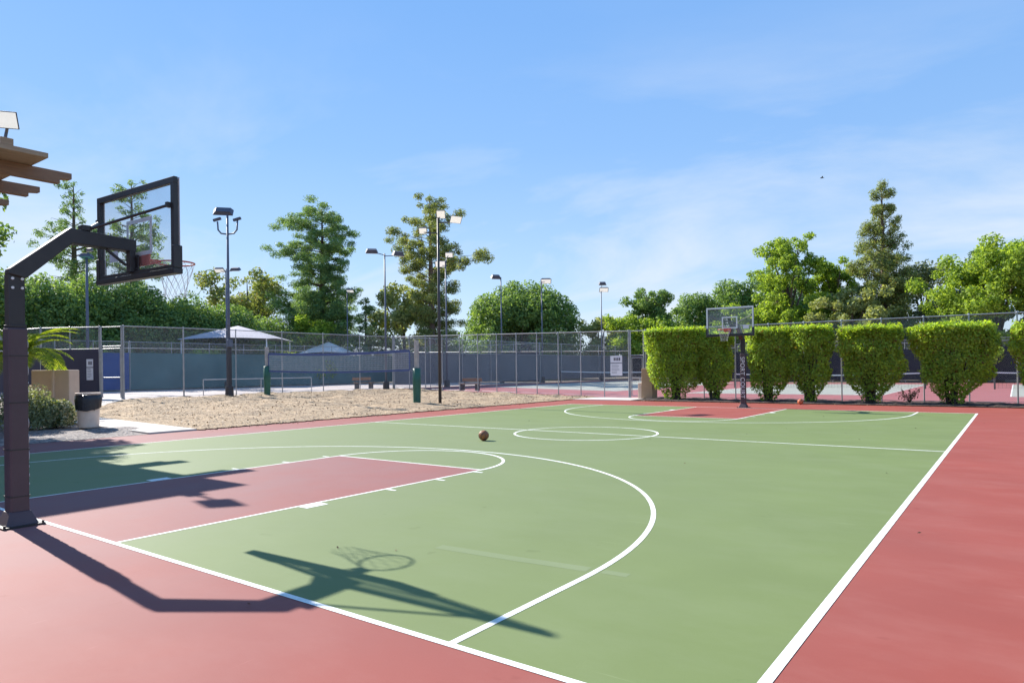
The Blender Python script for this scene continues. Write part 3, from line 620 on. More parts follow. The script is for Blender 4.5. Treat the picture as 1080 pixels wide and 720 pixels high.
# notices on the fences
def notice(name, label, c, rz, wd, head, body, lines):
    r = thing(name, label, 'sign', c, rz); h0 = body + .04
    m_ = MB(); m_.box((0, 0, body / 2), (wd, .02, body)); m_.build('notice_board', M['signwhite'], r, .003)
    m_ = MB(); m_.box((0, 0, h0 + head / 2), (wd, .02, head)); hb = m_.build('header_board', M['signwhite'], r, .003)
    m_ = MB(); g = random.Random(3)
    for k in range(lines): ln = wd * g.uniform(.45, .8); m_.box((-(wd * .8 - ln) / 2, -.0115, body * (.9 - .8 * k / lines)), (ln, .002, body * .28 / lines))
    m_.build('small_print', M['inkpale'], r)
    m_ = MB()
    for k in range(4): m_.box((wd * (-.16 + .15 * k), -.0115, h0 + head * .5), (wd * .10, .002, head * .42))
    m_.build('heading', M['ink'], r)
    return r
notice('notice_sign', 'white notice sign hung on the fence left of the gate', (-8.98, 30.93, 1.22), 0, .72, .38, .68, 7)
notice('notice_sign', 'narrow white notice sign on the dark screen above the trash can', (-28.95, 12.30, 1.35), math.atan2(1.6, 2.85), .36, .40, .62, 6)

# ------------------------------------------------------------------ light poles
LP = 'tall light poles round the courts'
def light_pole(x, y, h, label, heads, r0=.075, col='polegrey', base=True, extra=None):
    z = gz(x); t = thing('light_pole', label, 'light pole', (x, y, z), 0, LP); h = h - z
    m_ = MB(); m_.tube([(0, 0, 0), (0, 0, h * .5), (0, 0, h)], [r0, r0 * .85, r0 * .65], 10); m_.build('pole', M[col], t, smooth=True)
    if base: m_ = MB(); m_.lathe([(0, .55), (.19, .55), (.21, .5), (.23, 0)], (0, 0, 0), 16); m_.build('base', M['darkpole'], t)
    for (dx_, dy_, dz_, rz, tilt, size, lens) in heads:
        m_ = MB(); m_.tube([(0, 0, h + min(0, dz_) - .12), (dx_ * .6, dy_ * .6, h + dz_ - .10), (dx_, dy_, h + dz_ - .04)], .03, 6); m_.build('bracket', M[col], t)
        flood(t, (dx_, dy_, h + dz_ + .05), rz, tilt, size, lens, 'lamp_head')
    if extra: extra(t, h)
    return t
def ubar(t, h):
    m_ = MB(); R_ = (Rv.x, Rv.y)
    pts = [(-.55, -1.0 + .45), (-.52, -1.0), (-.35, -1.2), (0, -1.25), (.35, -1.2), (.52, -1.0), (.55, -.5)]
    m_.tube([(R_[0] * a, R_[1] * a, h + b) for a, b in pts], .045, 8); m_.build('bracket', M['polegrey'], t, smooth=True)
    for s_ in (-1, 1):
        m_ = MB(); c = (R_[0] * .55 * s_, R_[1] * .55 * s_, h - .45)
        m_.bar((c[0] - .20, c[1] - .12, c[2] - .03), (c[0] + .16, c[1] + .1, c[2] + .08), .13, .13); m_.build('camera_housing', M['fixture'], t)
    m_ = MB(); m_.box((0, 0, 1.7), (.20, .20, 2.4)); m_.build('pole_sleeve', M['darkpole'], t, .01)
    m_ = MB(); m_.box((.16, -.05, 2.9), (.2, .25, .4)); m_.build('control_box', M['polegrey'], t, .01)
A36 = 0.6336
light_pole(-26.1, 18.2, 10.5, 'tall grey light pole with U shaped camera bracket beside the volleyball net', [(-.25, -.1, .0, A36 + .25, math.radians(-42), (1.05, .62, .2), 'lens')], .09, extra=ubar)
light_pole(-43.0, 28.3, 10.1, 'thin light pole with two round-shouldered heads just behind the camera-bracket pole', [(-.55, -.2, -.1, A36, math.radians(28), (.85, .5, .22), 'lens'), (.7, .4, -.1, A36, math.radians(-20), (.8, .5, .22), 'lens')])
light_pole(-26.35, 30.1, 9.75, 'slim light pole with twin dark spread heads at the sand pit fence corner', [(-.75, -.5, .15, A36 + .2, math.radians(-28), (.85, .5, .24), 'lens'), (.7, .6, -.05, A36 + .5, math.radians(-16), (.8, .5, .3), 'lens')])
light_pole(-12.7, 20.6, 8.7, 'nearest dark light pole standing in the sand before the big pine', [(.14, .06, .12, A36, math.radians(52), (.42, .42, .18), 'lens'), (.62, .5, -.12, A36 + .55, math.radians(58), (.6, .36, .16), 'lens'), (-.62, -.35, -.6, A36, math.radians(48), (.38, .32, .16), 'lens')], .075, 'darkpole', False)
light_pole(-25.9, 35.9, 9.9, 'light pole with two pale lenses in front of the big pine', [(-.35, -.2, -.25, A36, math.radians(56), (.8, .5, .2), 'lens'), (.1, .3, .45, A36, math.radians(56), (.6, .4, .2), 'lens')])
light_pole(-28.4, 46.1, 9.9, 'light pole with one dark drooping head before the domed tree', [(-.35, -.3, 0, A36 + .3, math.radians(-24), (.9, .55, .3), 'lens')])
light_pole(-26.7, 50.1, 9.8, 'light pole with pale lens and reddish rim before the domed tree', [(.3, .3, 0, A36, math.radians(38), (1.0, .6, .22), 'lens')])
light_pole(-25.6, 59.5, 9.7, 'lone light pole with stacked heads against open sky right of the domed tree', [(.25, .1, 0, A36, math.radians(42), (.95, .6, .2), 'lens'), (0, .3, .65, A36, math.radians(-24), (.8, .5, .26), 'lens')])
light_pole(-44.0, 18.3, 9.9, 'blue grey light pole with green tinted head under the near backboard', [(0, 0, .05, A36, math.radians(14), (.85, .55, .26), 'greenlens'), (.1, .15, .5, A36, math.radians(-20), (.4, .3, .2), 'lens')], .12)
light_pole(-45.3, 42.8, 9.8, 'short looking distant light pole between the conifer and the twin-head pole', [(.25, .2, -.1, A36, math.radians(24), (.75, .5, .2), 'lens')])

# ------------------------------------------------------------------ volleyball net and posts
PR, PL = Vector((-13.71, 20.12, 0)), Vector((-25.07, 19.87, 0))
vd = (PL - PR).normalized()
for P, hgt, lab, dark in ((PR, 2.95, 'right volleyball post, pale wood top above a green pad', 0), (PL, 2.72, 'left volleyball post, pale wood top above a green pad', 1)):
    z = gz(P.x); t = thing('volleyball_post', lab, 'post', (P.x, P.y, z), 0, 'volleyball posts')
    m_ = MB(); m_.box((0, 0, hgt / 2), (.16, .16, hgt)); m_.build('post_timber', M['wood'], t, .01)
    m_ = MB(); m_.lathe([(.10, 1.66), (.185, 1.64), (.19, 1.0), (.17, .02)], (0, 0, 0), 16); m_.build('post_pad', M['padgreen'], t, smooth=True)
t = thing('volleyball_net', 'blue taped volleyball net strung between two padded posts', 'net', (PR.x, PR.y, 0), 0)
a, b = PR + vd * .45, PL - vd * .15
def nz(s_, top): return (2.57 + .09 * s_ - .10 * math.sin(PI * s_) if top else 1.66 + .04 * s_ - .08 * math.sin(PI * s_))
for nm, top, hh_ in (('top_band', True, .13), ('bottom_band', False, .09)):
    m_ = MB(); n = 24
    for k in range(n):
        s0, s1 = k / n, (k + 1) / n; p, q = a + (b - a) * s0, a + (b - a) * s1
        m_.bar((p.x, p.y, nz(s0, top)), (q.x, q.y, nz(s1, top)), .012, hh_)
    loc(t, m_).build(nm, M['bluetape'], t)
m_ = MB()
for s0 in (0.0, 1.0):
    p = a + (b - a) * s0; m_.bar((p.x, p.y, nz(s0, False)), (p.x, p.y, nz(s0, True)), .012, .09, (vd.x, vd.y, 0))
loc(t, m_).build('end_band', M['bluetape'], t)
m_ = MB(); n = 105
for k in range(1, n):
    s0 = k / n; p = a + (b - a) * s0; m_.tube([(p.x, p.y, nz(s0, False)), (p.x, p.y, nz(s0, True))], .005, 4, False)
for r_ in range(1, 9):
    f = r_ / 9; pts = [(a + (b - a) * (k / 20)) for k in range(21)]
    m_.tube([(p.x, p.y, nz(k / 20, False) * (1 - f) + nz(k / 20, True) * f) for k, p in enumerate(pts)], .009, 4, False)
loc(t, m_).build('mesh_cords', M['netcord'], t)
m_ = MB()
for s0, P_, zt in ((0, PR, 2.8), (1, PL, 2.9)):
    p = a + (b - a) * s0
    for top in (True, False): m_.tube([(p.x, p.y, nz(s0, top)), (P_.x, P_.y, nz(s0, top) + (.12 if top else -.1))], .008, 5)
loc(t, m_).build('tie_rope', M['netcord'], t)

# ------------------------------------------------------------------ shade canopies
def canopy(label, x, y, z0, ze, zp, wd, dp, m, rz):
    t = thing('shade_canopy', label, 'shade canopy', (x, y, z0), rz, 'shade canopies beyond the practice court')
    m_ = MB(); n = 10; vs = []; k_ = [(-1, -1), (1, -1), (1, 1), (-1, 1)]
    rows = 6
    for r_ in range(rows + 1):
        f = r_ / rows; s_ = 1 - f; zz = (ze + (zp - ze) * (f ** 0.95)) - z0
        for i in range(4):
            a0, a1 = k_[i], k_[(i + 1) % 4]
            for j in range(n):
                u = j / n; e = 1 - .06 * math.sin(PI * u) * s_
                vs.append(((a0[0] + (a1[0] - a0[0]) * u) * wd / 2 * s_ * e, (a0[1] + (a1[1] - a0[1]) * u) * dp / 2 * s_ * e, zz + .14 * math.sin(PI * u) * s_))
    N4 = 4 * n; m_.add(vs, [(r_ * N4 + i, r_ * N4 + (i + 1) % N4, (r_ + 1) * N4 + (i + 1) % N4, (r_ + 1) * N4 + i) for r_ in range(rows) for i in range(N4)])
    m_.build('canopy', M[m], t, smooth=False)
    for sx, sy in k_:
        m_ = MB(); m_.tube([(sx * wd * .46, sy * dp * .46, 0), (sx * wd * .46, sy * dp * .46, ze - z0 + .1)], .06, 8); m_.build('leg', M['white'], t)
canopy('large lavender grey peaked shade canopy behind the camera-bracket pole', -47.6, 32.2, .37, 4.5, 5.85, 7.9, 6.8, 'canvas', .64)
canopy('small pale grey peaked shade canopy seen above the volleyball net', -48.4, 42.9, .37, 3.45, 4.7, 5.0, 4.4, 'canvas2', .64)

# ------------------------------------------------------------------ small furniture
t = thing('low_railing', 'long low pale rail just behind the left fence', 'railing', (-27.7, 17.6, .37))
m_ = MB(); ln = 7.2
for zz in (.9,): m_.tube([(0, 0, zz), (0.1, ln, zz)], .025, 8)
m_.build('rail', M['steel'], t)
for k in range(3): m_ = MB(); m_.tube([(.05 * k, ln * k / 2, 0), (.05 * k, ln * k / 2, .9)], .025, 8); m_.build('leg', M['steel'], t)
def bench(label, x, y, rz):
    t = thing('court_bench', label, 'bench', (x, y, gz(x)), rz, 'benches on the courts'); m_ = MB()
    for k in range(3): m_.box((0, -.14 + .14 * k, .45), (1.7, .12, .04))
    m_.build('seat', M['wood'] if 'pale' in label else M['timber'], t, .005)
    m_ = MB(); m_.box((0, .24, .72), (1.7, .04, .22)); m_.build('backrest', M['timber'], t, .005)
    for s_ in (-.65, .65): m_ = MB(); m_.box((s_, 0, .22), (.08, .42, .44)); m_.bar((s_, .2, .4), (s_, .27, .8), .05, .05); m_.build('leg', M['darkpole'], t)
bench('brown slatted bench behind the fence right of the nearest light pole', -20.9, 32.6, 0)
bench('brown slatted bench near the end of the practice court', -28.5, 30.0, PI / 2)

def tennis_net(label, x0, y):
    t = thing('tennis_net', label, 'tennis net', (x0, y, gz(x0)), 0, 'tennis nets beyond the far fence'); wd = 12.8
    for xx in (0, wd): m_ = MB(); m_.tube([(xx, 0, 0), (xx, 0, 1.10)], .05, 8); m_.build('net_post', M['darkpole'], t)
    n = 16; zt = lambda k: 1.06 - .13 * math.sin(PI * k / n)
    m_ = MB()
    for k in range(n): m_.bar((wd * k / n, 0, zt(k)), (wd * (k + 1) / n, 0, zt(k + 1)), .02, .08)
    m_.build('top_band', M['white'], t)
    m_ = MB(); q = 64
    for k in range(1, q): m_.tube([(wd * k / q, 0, .05), (wd * k / q, 0, 1.06 - .13 * math.sin(PI * k / q) - .03)], .006, 4, False)
    for r_ in range(10): m_.tube([(0.02, 0, .08 + r_ * .095), (wd - .02, 0, .08 + r_ * .095 - 0)], .006, 4, False)
    m_.build('mesh_cords', M['darkpole'], t)
for x0, lab in ((-24.9, 'tennis net seen through the fence right of the nearest light pole'), (-8.9, 'tennis net seen behind the far hoop pole'), (7.7, 'tennis net seen behind the right hand clipped bushes')): tennis_net(lab, x0, 50.4)
# stucco pillar by the gate
t = thing('stucco_pillar', 'tan stucco pillar between the gate and the clipped bushes', 'pillar', (-6.75, 30.35, 0))
m_ = MB(); m_.box((0, 0, .8), (.62, .62, 1.6)); m_.build('shaft', M['stucco2'], t, .02)
m_ = MB(); m_.box((-.42, -.12, .42), (.2, .34, .84)); m_.build('side_box', M['stucco'], t, .02)
m_ = MB(); m_.box((-.42, -.12, 1.02), (.12, .2, .10)); m_.build('spout', M['steel'], t, .01)
# planter wall
t = thing('planter_wall', 'peach stucco planter wall with a rounded rib behind the shrubs', 'wall', (-21.5, 8.1, .25), A36 - .2)
m_ = MB(); m_.box((-.1, 0, .65), (1.75, .5, 1.85)); m_.build('wall_block', M['stucco'], t, .03)
m_ = MB(); m_.box((.05, -.27, .655), (.14, .12, 1.86)); m_.build('rib', M['stucco'], t, .03)
m_ = MB(); m_.box((-1.55, .1, .35), (1.3, .4, 1.25)); m_.build('low_wall', M['stucco'], t, .03)
# trash can
t = thing('trash_can', 'beige trash can lined with a black bag beside the concrete path', 'trash can', (-13.1, 5.8, .08))
m_ = MB(); m_.lathe([(0, .0), (.25, 0), (.27, .03), (.30, .88), (.30, .92), (.26, .92), (.24, .1), (0, .09)], (0, 0, 0), 28); m_.build('shell', M['binbeige'], t, smooth=False)
m_ = MB(); vs = []; n = 56; g = random.Random(8); drop = [.36 + .09 * math.sin(k * .112 + 2.2) + g.uniform(-.012, .012) for k in range(n)]
prof = lambda k: [(.255, .55), (.27, .93), (.305, .965), (.335, .94), (.345, .80), (.325 + .012 * math.sin(k * 1.7), .95 - drop[k])]
for k in range(n):
    an = 2 * PI * k / n
    for r_, z_ in prof(k): r2 = r_ + .006 * math.sin(k * 2.3 + z_ * 20); vs.append((r2 * math.cos(an), r2 * math.sin(an), z_))
m_.add(vs, [(k * 6 + i, ((k + 1) % n) * 6 + i, ((k + 1) % n) * 6 + i + 1, k * 6 + i + 1) for k in range(n) for i in range(5)]); m_.build('bin_bag', M['bag'], t, smooth=True)
m_ = MB(); m_.tube([(.31 * math.cos(x), .31 * math.sin(x), 1.0) for x in np.linspace(0, 2 * PI, 28, endpoint=False)], .026, 8, closed=True); m_.build('rim_ring', M['binbeige'], t, smooth=True)

# basketballs
def ball_mat(name, c, c2):
    return mat(name, c, .55, c2, 6, bmp=.6, bscale=120, bdist=.002)
def basketball(label, x, y, m, rot):
    t = thing('basketball', label, 'basketball', (x, y, .12), 0, 'basketballs on the court'); r = .12; m_ = MB()
    m_.lathe([(r * math.cos(a), r * math.sin(a)) for a in np.linspace(-PI / 2, PI / 2, 19)], (0, 0, 0), 32); o = m_.build('ball', m, t, smooth=True)
    m_ = MB(); ts = np.linspace(0, 2 * PI, 48, endpoint=False); q = r + .0005
    m_.tube([(q * math.cos(a), q * math.sin(a), 0) for a in ts], .0035, 5, closed=True); m_.tube([(0, q * math.cos(a), q * math.sin(a)) for a in ts], .0035, 5, closed=True)
    for s_ in (-1, 1):
        pts = []
        for a in ts:
            v = Vector((s_ * .62 + .0 * math.cos(a), .78 * math.cos(a), .78 * math.sin(a))); v.x += s_ * .16 * math.cos(2 * a); v.normalize(); pts.append(v * q)
        m_.tube(pts, .0035, 5, closed=True)
    s2 = m_.build('seam', M['ink'], t); t.rotation_euler = rot
basketball('brownish basketball lying near the centre circle', -1.10, 9.33, ball_mat('worn orange brown leather', (.36, .125, .035), (.24, .08, .025)), (.5, .4, .3))
basketball('orange basketball near the mulch under the clipped bushes', 1.45, 27.6, ball_mat('orange rubber', (.62, .17, .05), (.5, .13, .04)), (.2, .9, .1))

# ------------------------------------------------------------------ foliage
def leaf_obj(name, C, Nn, S, m, parent, rng, asp=.55):
    C = np.asarray(C, float); n = len(C); Nn = Nn / (np.linalg.norm(Nn, axis=1, keepdims=True) + 1e-9)
    rv = rng.normal(size=(n, 3)); T = np.cross(Nn, rv); T /= np.linalg.norm(T, axis=1, keepdims=True) + 1e-9; B_ = np.cross(Nn, T)
    S = np.asarray(S)[:, None]; fold = Nn * S * .18
    V = np.stack([C - T * S, C + B_ * S * asp + fold, C + T * S, C - B_ * S * asp + fold], 1).reshape(-1, 3)
    me = bpy.data.meshes.new(name); me.vertices.add(4 * n); me.vertices.foreach_set('co', V.astype(np.float32).ravel())
    me.loops.add(4 * n); me.loops.foreach_set('vertex_index', np.arange(4 * n, dtype=np.int32)); me.polygons.add(n)
    me.polygons.foreach_set('loop_start', np.arange(0, 4 * n, 4, dtype=np.int32)); me.polygons.foreach_set('loop_total', np.full(n, 4, dtype=np.int32))
    me.update(); me.validate(); me.materials.append(m)
    o = bpy.data.objects.new(name, me); COL.objects.link(o); o.parent = parent; return o
def clump_leaves(cs, rs, per, rng, flat=1.0, shell=.55, up=.25, out_=.9, rnd=.8):
    """leaves through ellipsoidal clumps, denser near their skin"""
    C, Nn = [], []
    for c, r in zip(cs, rs):
        k = max(4, int(per * (r / np.mean(rs)) ** 2)); d = rng.normal(size=(k, 3)); d /= np.linalg.norm(d, axis=1, keepdims=True)
        rad = r * (shell + (1.12 - shell) * rng.random((k, 1)) ** .7); p = d * rad; p[:, 2] *= flat
        C.append(np.asarray(c) + p); Nn.append(d * out_ + rng.normal(size=(k, 3)) * rnd + np.array([0, 0, up]))
    return np.concatenate(C), np.concatenate(Nn)
def limbs(mb_, pts_list):
    for pts, rr in pts_list: mb_.tube(pts, rr, 7)
TREES = 'trees beyond the courts'

def dense_tree(x, y, h, rad, label, mkey, seed, z_lo=.0, n_cl=70, per=170, leaf=.20, flatten=1.0, z0=None, dep=None, cr_=(.17, .30)):
    rng = np.random.default_rng(seed); z0 = gz(x) if z0 is None else z0
    t = thing('dense_tree', label, 'tree', (x, y, z0), rng.uniform(0, .3), TREES); H = h - z0; dep = dep or rad
    cs, rs = [], []
    zc = z_lo * H; hh_ = H - zc
    for k in range(n_cl):
        u = (k + .5) / n_cl; th = k * 2.39996 + rng.uniform(-.4, .4); zz = u ** .85
        prof = math.sqrt(max(0, 1 - zz ** 2.4)) * rng.uniform(.80, 1.06); cr0 = rng.uniform(*cr_) * min(rad, hh_ * .6)
        cs.append((rad * .86 * prof * math.cos(th), dep * .86 * prof * math.sin(th), zc + zz * (hh_ - cr0 * .8) * rng.uniform(.94, 1.03))); rs.append(cr0)
    for k in range(n_cl // 3):
        th = rng.uniform(0, 2 * PI); q = rng.uniform(0, .6); cs.append((rad * q * math.cos(th), dep * q * math.sin(th), zc + hh_ * rng.uniform(.1, .72))); rs.append(.26 * min(rad, hh_ * .6))
    m_ = MB(); tr = .05 * rad + .12
    m_.tube([(0, 0, -.1), (.1, .05, H * .3), (0, .1, H * .7)], [tr * 1.2, tr, tr * .4], 9)
    for k in range(0, n_cl, 5): c = cs[k]; m_.tube([(0.05, 0.05, H * rng.uniform(.12, .4)), (c[0] * .5, c[1] * .5, c[2] * .7), c], [tr * .4, tr * .25, .02], 6)
    m_.build('trunk', M['barkgrey'], t)
    C, Nn = clump_leaves(cs, rs, per, rng); S = leaf * rng.uniform(.6, 1.25, len(C)); leaf_obj('crown', C, Nn, S, M[mkey], t, rng); return t

def loose_tree(x, y, h, rad, label, mkey, seed, n_l=9, n_cl=60, per=120, leaf=.2, bark='barkgrey', base_f=.25, cr_=(.10, .19), shape=None, kind='leafy_tree', droop=0.0, fill=None):
    rng = np.random.default_rng(seed); z0 = gz(x); t = thing(kind, label, 'tree', (x, y, z0), 0, TREES); H = h - z0; m_ = MB(); cs, rs = [], []
    tr = .018 * H + .06; fork = H * base_f
    top = (rng.uniform(-.06, .06) * H, rng.uniform(-.06, .06) * H, H * .94)
    m_.tube([(0, 0, -.1), (.02 * H, 0, fork), (top[0] * .6, top[1] * .6, H * .62), top], [tr * 1.25, tr, tr * .55, .03], 9)
    shape = shape or (lambda f: math.sin(PI * min(1, max(0.0, .12 + .80 * f))) ** .7)
    for k in range(n_l):
        f = (k + .5) / n_l; th = k * 2.39996 + rng.uniform(-.5, .5); zb = fork * .75 + (H * .55 - fork * .75) * f; ze = fork + (H * .96 - fork) * min(1, f + rng.uniform(.05, .25)); r_ = rad * shape(f) * rng.uniform(.7, 1.05)
        e = np.array([r_ * math.cos(th), r_ * math.sin(th), ze - droop * r_]); mid = e * np.array([.55, .55, 0]) + np.array([0, 0, zb + (ze - zb) * .62])
        m_.tube([(.01 * H, 0, zb), mid, e], [tr * .5, tr * .28, .02], 6)
        nsub = max(2, n_cl // n_l)
        for j in range(nsub):
            q = rng.uniform(.45, 1.08); p = (mid + (e - mid) * (q - .4) / .6) if q > .4 else mid * q; p = p + rng.normal(size=3) * np.array([.15, .15, .11]) * rad
            p[2] = min(p[2], H * .97); cs.append(p); rs.append(rng.uniform(*cr_) * rad)
            if j % 2 == 0: m_.tube([mid + (e - mid) * .3, p], [tr * .12, .012], 5)
    cs.append(np.array(top)); rs.append(.12 * rad)
    for k in range(n_cl // 2 if fill is None else fill):
        f = rng.uniform(.02, .95); th = rng.uniform(0, 2 * PI); q = rad * shape(f) * rng.uniform(.15, .95); zc = fork * .9 + (H * .95 - fork * .9) * f
        cs.append(np.array([top[0] * f + q * math.cos(th), top[1] * f + q * math.sin(th), zc])); rs.append(rng.uniform(*cr_) * rad)
    m_.build('trunk', M[bark], t); C, Nn = clump_leaves(cs, rs, per, rng, flat=.8, shell=.25); S = leaf * rng.uniform(.6, 1.3, len(C)); leaf_obj('crown', C, Nn, S, M[mkey], t, rng); return t

def conifer(x, y, h, rad, label, mkey, seed, whorls=20, per=75, leaf=.2, bark='barkgrey', prof=None, bare=.16, droop=.1, spacing=6, cl=.11, gap=0.0, flat=.55, kind='conifer_tree', bias=(0, 0)):
    rng = np.random.default_rng(seed); z0 = gz(x); t = thing(kind, label, 'tree', (x, y, z0), 0, TREES); H = h - z0; m_ = MB(); cs, rs = [], []
    tr = .016 * H + .05; lean = rng.uniform(-.01, .01, 2) * H
    m_.tube([(0, 0, -.1), (lean[0], lean[1], H * .5), (0, 0, H * .985)], [tr * 1.3, tr * .8, .03], 9)
    prof = prof or (lambda f: (1 - f) ** .8)
    for k in range(whorls):
        f = (k + rng.uniform(-.3, .3)) / whorls; zb = H * (bare + (1 - bare) * min(.99, max(0, f))); L_ = rad * prof(min(1, max(0, f)))
        for j in range(spacing):
            if rng.random() < gap: continue
            th = j * 2 * PI / spacing + k * 1.1 + rng.uniform(-.45, .45); l = L_ * rng.uniform(.55, 1.08) * (1 + bias[0] * math.cos(th - bias[1])); rise = rng.uniform(.02, .28) * l * (1 - droop * 4)
            zb = H * (bare + (1 - bare) * min(.985, max(0, f + rng.uniform(-.6, .6) / whorls))); e = np.array([l * math.cos(th), l * math.sin(th), zb + rise - droop * l]); b = np.array([0, 0, zb - .03 * H])
            m_.tube([b, (b + e) / 2 + np.array([0, 0, .05 * l]), e], [tr * .22 * (1.1 - f) + .02, tr * .12 * (1.1 - f) + .012, .01], 5)
            n = max(1, int(l / (rad * cl * 1.3)))
            for i in range(n):
                q = .30 + .75 * (i + .6) / n; p = b + (e - b) * q + rng.normal(size=3) * rad * cl * .45; cs.append(p); rs.append(rad * cl * rng.uniform(.7, 1.25) * (1.05 - .35 * f))
    cs.append(np.array([0, 0, H * .985])); rs.append(rad * cl * .7)
    m_.build('trunk', M[bark], t); C, Nn = clump_leaves(cs, rs, per, rng, flat=flat, shell=.15, up=.5); S = leaf * rng.uniform(.6, 1.3, len(C)); leaf_obj('crown', C, Nn, S, M[mkey], t, rng, .28); return t

# left bank of dense trees beyond the practice court
for i, (x, y, h, r, lab) in enumerate([
    (-51.5, 14.5, 9.8, 4.2, 'dense dark ficus at the far left, partly behind the near hoop pole'),
    (-52.4, 18.6, 9.6, 4.0, 'dense dark ficus just right of the near hoop pole'),
    (-54.2, 22.6, 10.1, 4.2, 'dense dark ficus below the near backboard beside the green-headed pole'),
    (-53.8, 26.2, 9.7, 4.0, 'dense dark ficus right of the near backboard'),
    (-53.2, 30.0, 9.0, 4.0, 'dense dark ficus left of the camera-bracket pole'),
    (-53.0, 34.6, 8.3, 4.2, 'dense dark ficus behind the large lavender canopy'),
    (-54.5, 39.6, 7.6, 4.2, 'low dense ficus at the foot of the tall conifer'),
    (-55.2, 46.4, 7.0, 3.8, 'lowest dense ficus behind the small pale canopy')]):
    dense_tree(x, y, h, r, lab, 'lf_ficus', 20 + i, .0, 58, 380, .135, cr_=(.16, .34))
loose_tree(-25.8, 4.9, 8.1, 2.3, 'leafy tree cut by the left edge of the photo above the hoop pole', 'lf_ficus', 47, 9, 80, 170, .12, base_f=.60, cr_=(.20, .32), fill=20)
loose_tree(-21.5, 3.9, 10.6, 2.4, 'unseen leafy tree added to shade the gravel bed', 'lf_ficus', 48, 9, 80, 150, .12, base_f=.55, cr_=(.20, .32), fill=20)  # out of view, added to cast shade on the gravel and apron
pr = lambda f: .25 + .75 * math.sin(PI * min(1, f * 1.1 + .05)) if f < .86 else .5
conifer(-64, 25.3, 20.2, 3.0, 'thin sparse pine left of the near backboard', 'lf_conif', 51, 20, 75, .15, prof=pr, bare=.42, spacing=4, cl=.17, gap=.25, flat=.8)
conifer(-57.6, 27.7, 19.7, 3.4, 'thin sparse pine seen through the near backboard glass', 'lf_conif', 52, 20, 75, .15, prof=pr, bare=.42, spacing=4, cl=.16, gap=.3, flat=.8)
loose_tree(-63.2, 43.3, 13.2, 5.0, 'small flat topped pine between the camera-bracket pole and the tall conifer', 'lf_olivepine', 53, 9, 60, 120, .19, base_f=.45, cr_=(.14, .24), shape=lambda f: .6 + .4 * f)
conifer(-54.6, 47.2, 20.9, 6.0, 'tall broad conifer with drooping lower limbs and a bare trunk foot', 'lf_conif', 54, 22, 260, .14, prof=lambda f: (.92 - .12 * f if f < .42 else (.62 if f < .62 else .74 - 0.2 * (f - .62) if f < .84 else .50 * (1.10 - f) / .2)), bare=.24, droop=.10, spacing=7, cl=.15, gap=.06, bias=(.15, -2.0))
loose_tree(-50.4, 42.6, 7.2, 3.0, 'yellow green shrubby tree under the tall conifer', 'lf_bright', 55, 8, 50, 130, .16, base_f=.1, cr_=(.18, .28))
conifer(-48.6, 48.2, 9.6, 3.6, 'short dark pine left of the twin-head pole', 'lf_conif', 56, 11, 85, .17, bare=.1, cl=.15, spacing=5)
conifer(-40.6, 50.0, 19.9, 5.5, 'big ragged olive pine behind the nearest light pole', 'lf_olivepine', 57, 19, 260, .14, bark='barkred', prof=lambda f: (.56 + .1 * math.sin(f * 9) if f < .5 else (1.05 if f < .76 else (.55 if f < .9 else .34))), bare=.12, droop=.03, spacing=6, cl=.14, gap=.24, bias=(.2, .6), flat=.7)
loose_tree(-45.6, 50.8, 11.4, 4.2, 'pale feathery tree at the left foot of the big olive pine', 'lf_pale', 58, 10, 70, 120, .17, base_f=.08, cr_=(.14, .24))
dense_tree(-42.3, 68.3, 12.8, 10.0, 'huge dark green domed tree behind three light poles', 'lf_ficus', 59, .0, 120, 420, .18, dep=7.0, cr_=(.11, .22))
loose_tree(-32.0, 70.8, 7.9, 3.0, 'small pale bush right of the domed tree', 'lf_pale', 60, 7, 40, 120, .18, base_f=.05, cr_=(.18, .28))
loose_tree(-27.2, 75.0, 11.4, 3.7, 'dark leafy tree left of the far hoop behind brighter foliage', 'lf_ficus', 61, 11, 80, 190, .15, base_f=.12, cr_=(.11, .23), fill=60, shape=lambda f: 1.0 - .55 * f)
loose_tree(-26.3, 70.2, 7.4, 4.2, 'bright yellow green tree overhanging the windscreen by the gate', 'lf_bright', 62, 10, 80, 150, .16, base_f=.2, cr_=(.14, .24))
for i, (x, y, h, lab) in enumerate([(-25.6, 85.0, 11.6, 'dense rounded dark tree furthest left behind the far hoop'), (-21.6, 87.0, 13.2, 'dense rounded dark tree left behind the far backboard'), (-17.6, 89.0, 14.2, 'dense rounded dark tree right behind the far backboard'), (-13.9, 90.0, 13.6, 'dense rounded dark tree at the foot of the loose bright tree')]):
    dense_tree(x, y, h, 4.4, lab, 'lf_ficus', 63 + i, .0, 54, 330, .165, cr_=(.16, .32))
loose_tree(-11.5, 76.3, 16.2, 4.9, 'tall loose bright green tree right of the far hoop', 'lf_bright', 70, 15, 120, 150, .15, base_f=.10, cr_=(.08, .19), fill=40, shape=lambda f: 1.0 - .62 * f)
loose_tree(-7.6, 81.0, 13.6, 4.2, 'slender bright green tree left of the pointed conifer', 'lf_bright', 71, 13, 100, 150, .15, base_f=.1, cr_=(.09, .19), fill=70, shape=lambda f: 1.0 - .68 * f)
conifer(-2.4, 78.0, 20.6, 4.4, 'tall pointed conifer rising above the clipped bushes', 'lf_olivepine', 72, 26, 210, .14, prof=lambda f: (.80 + .15 * math.sin(f * 14) if f < .38 else .80 * (1 - (f - .38) / .62) ** .75 + .07), bare=.10, droop=.02, spacing=6, cl=.15, gap=.10, flat=.9)
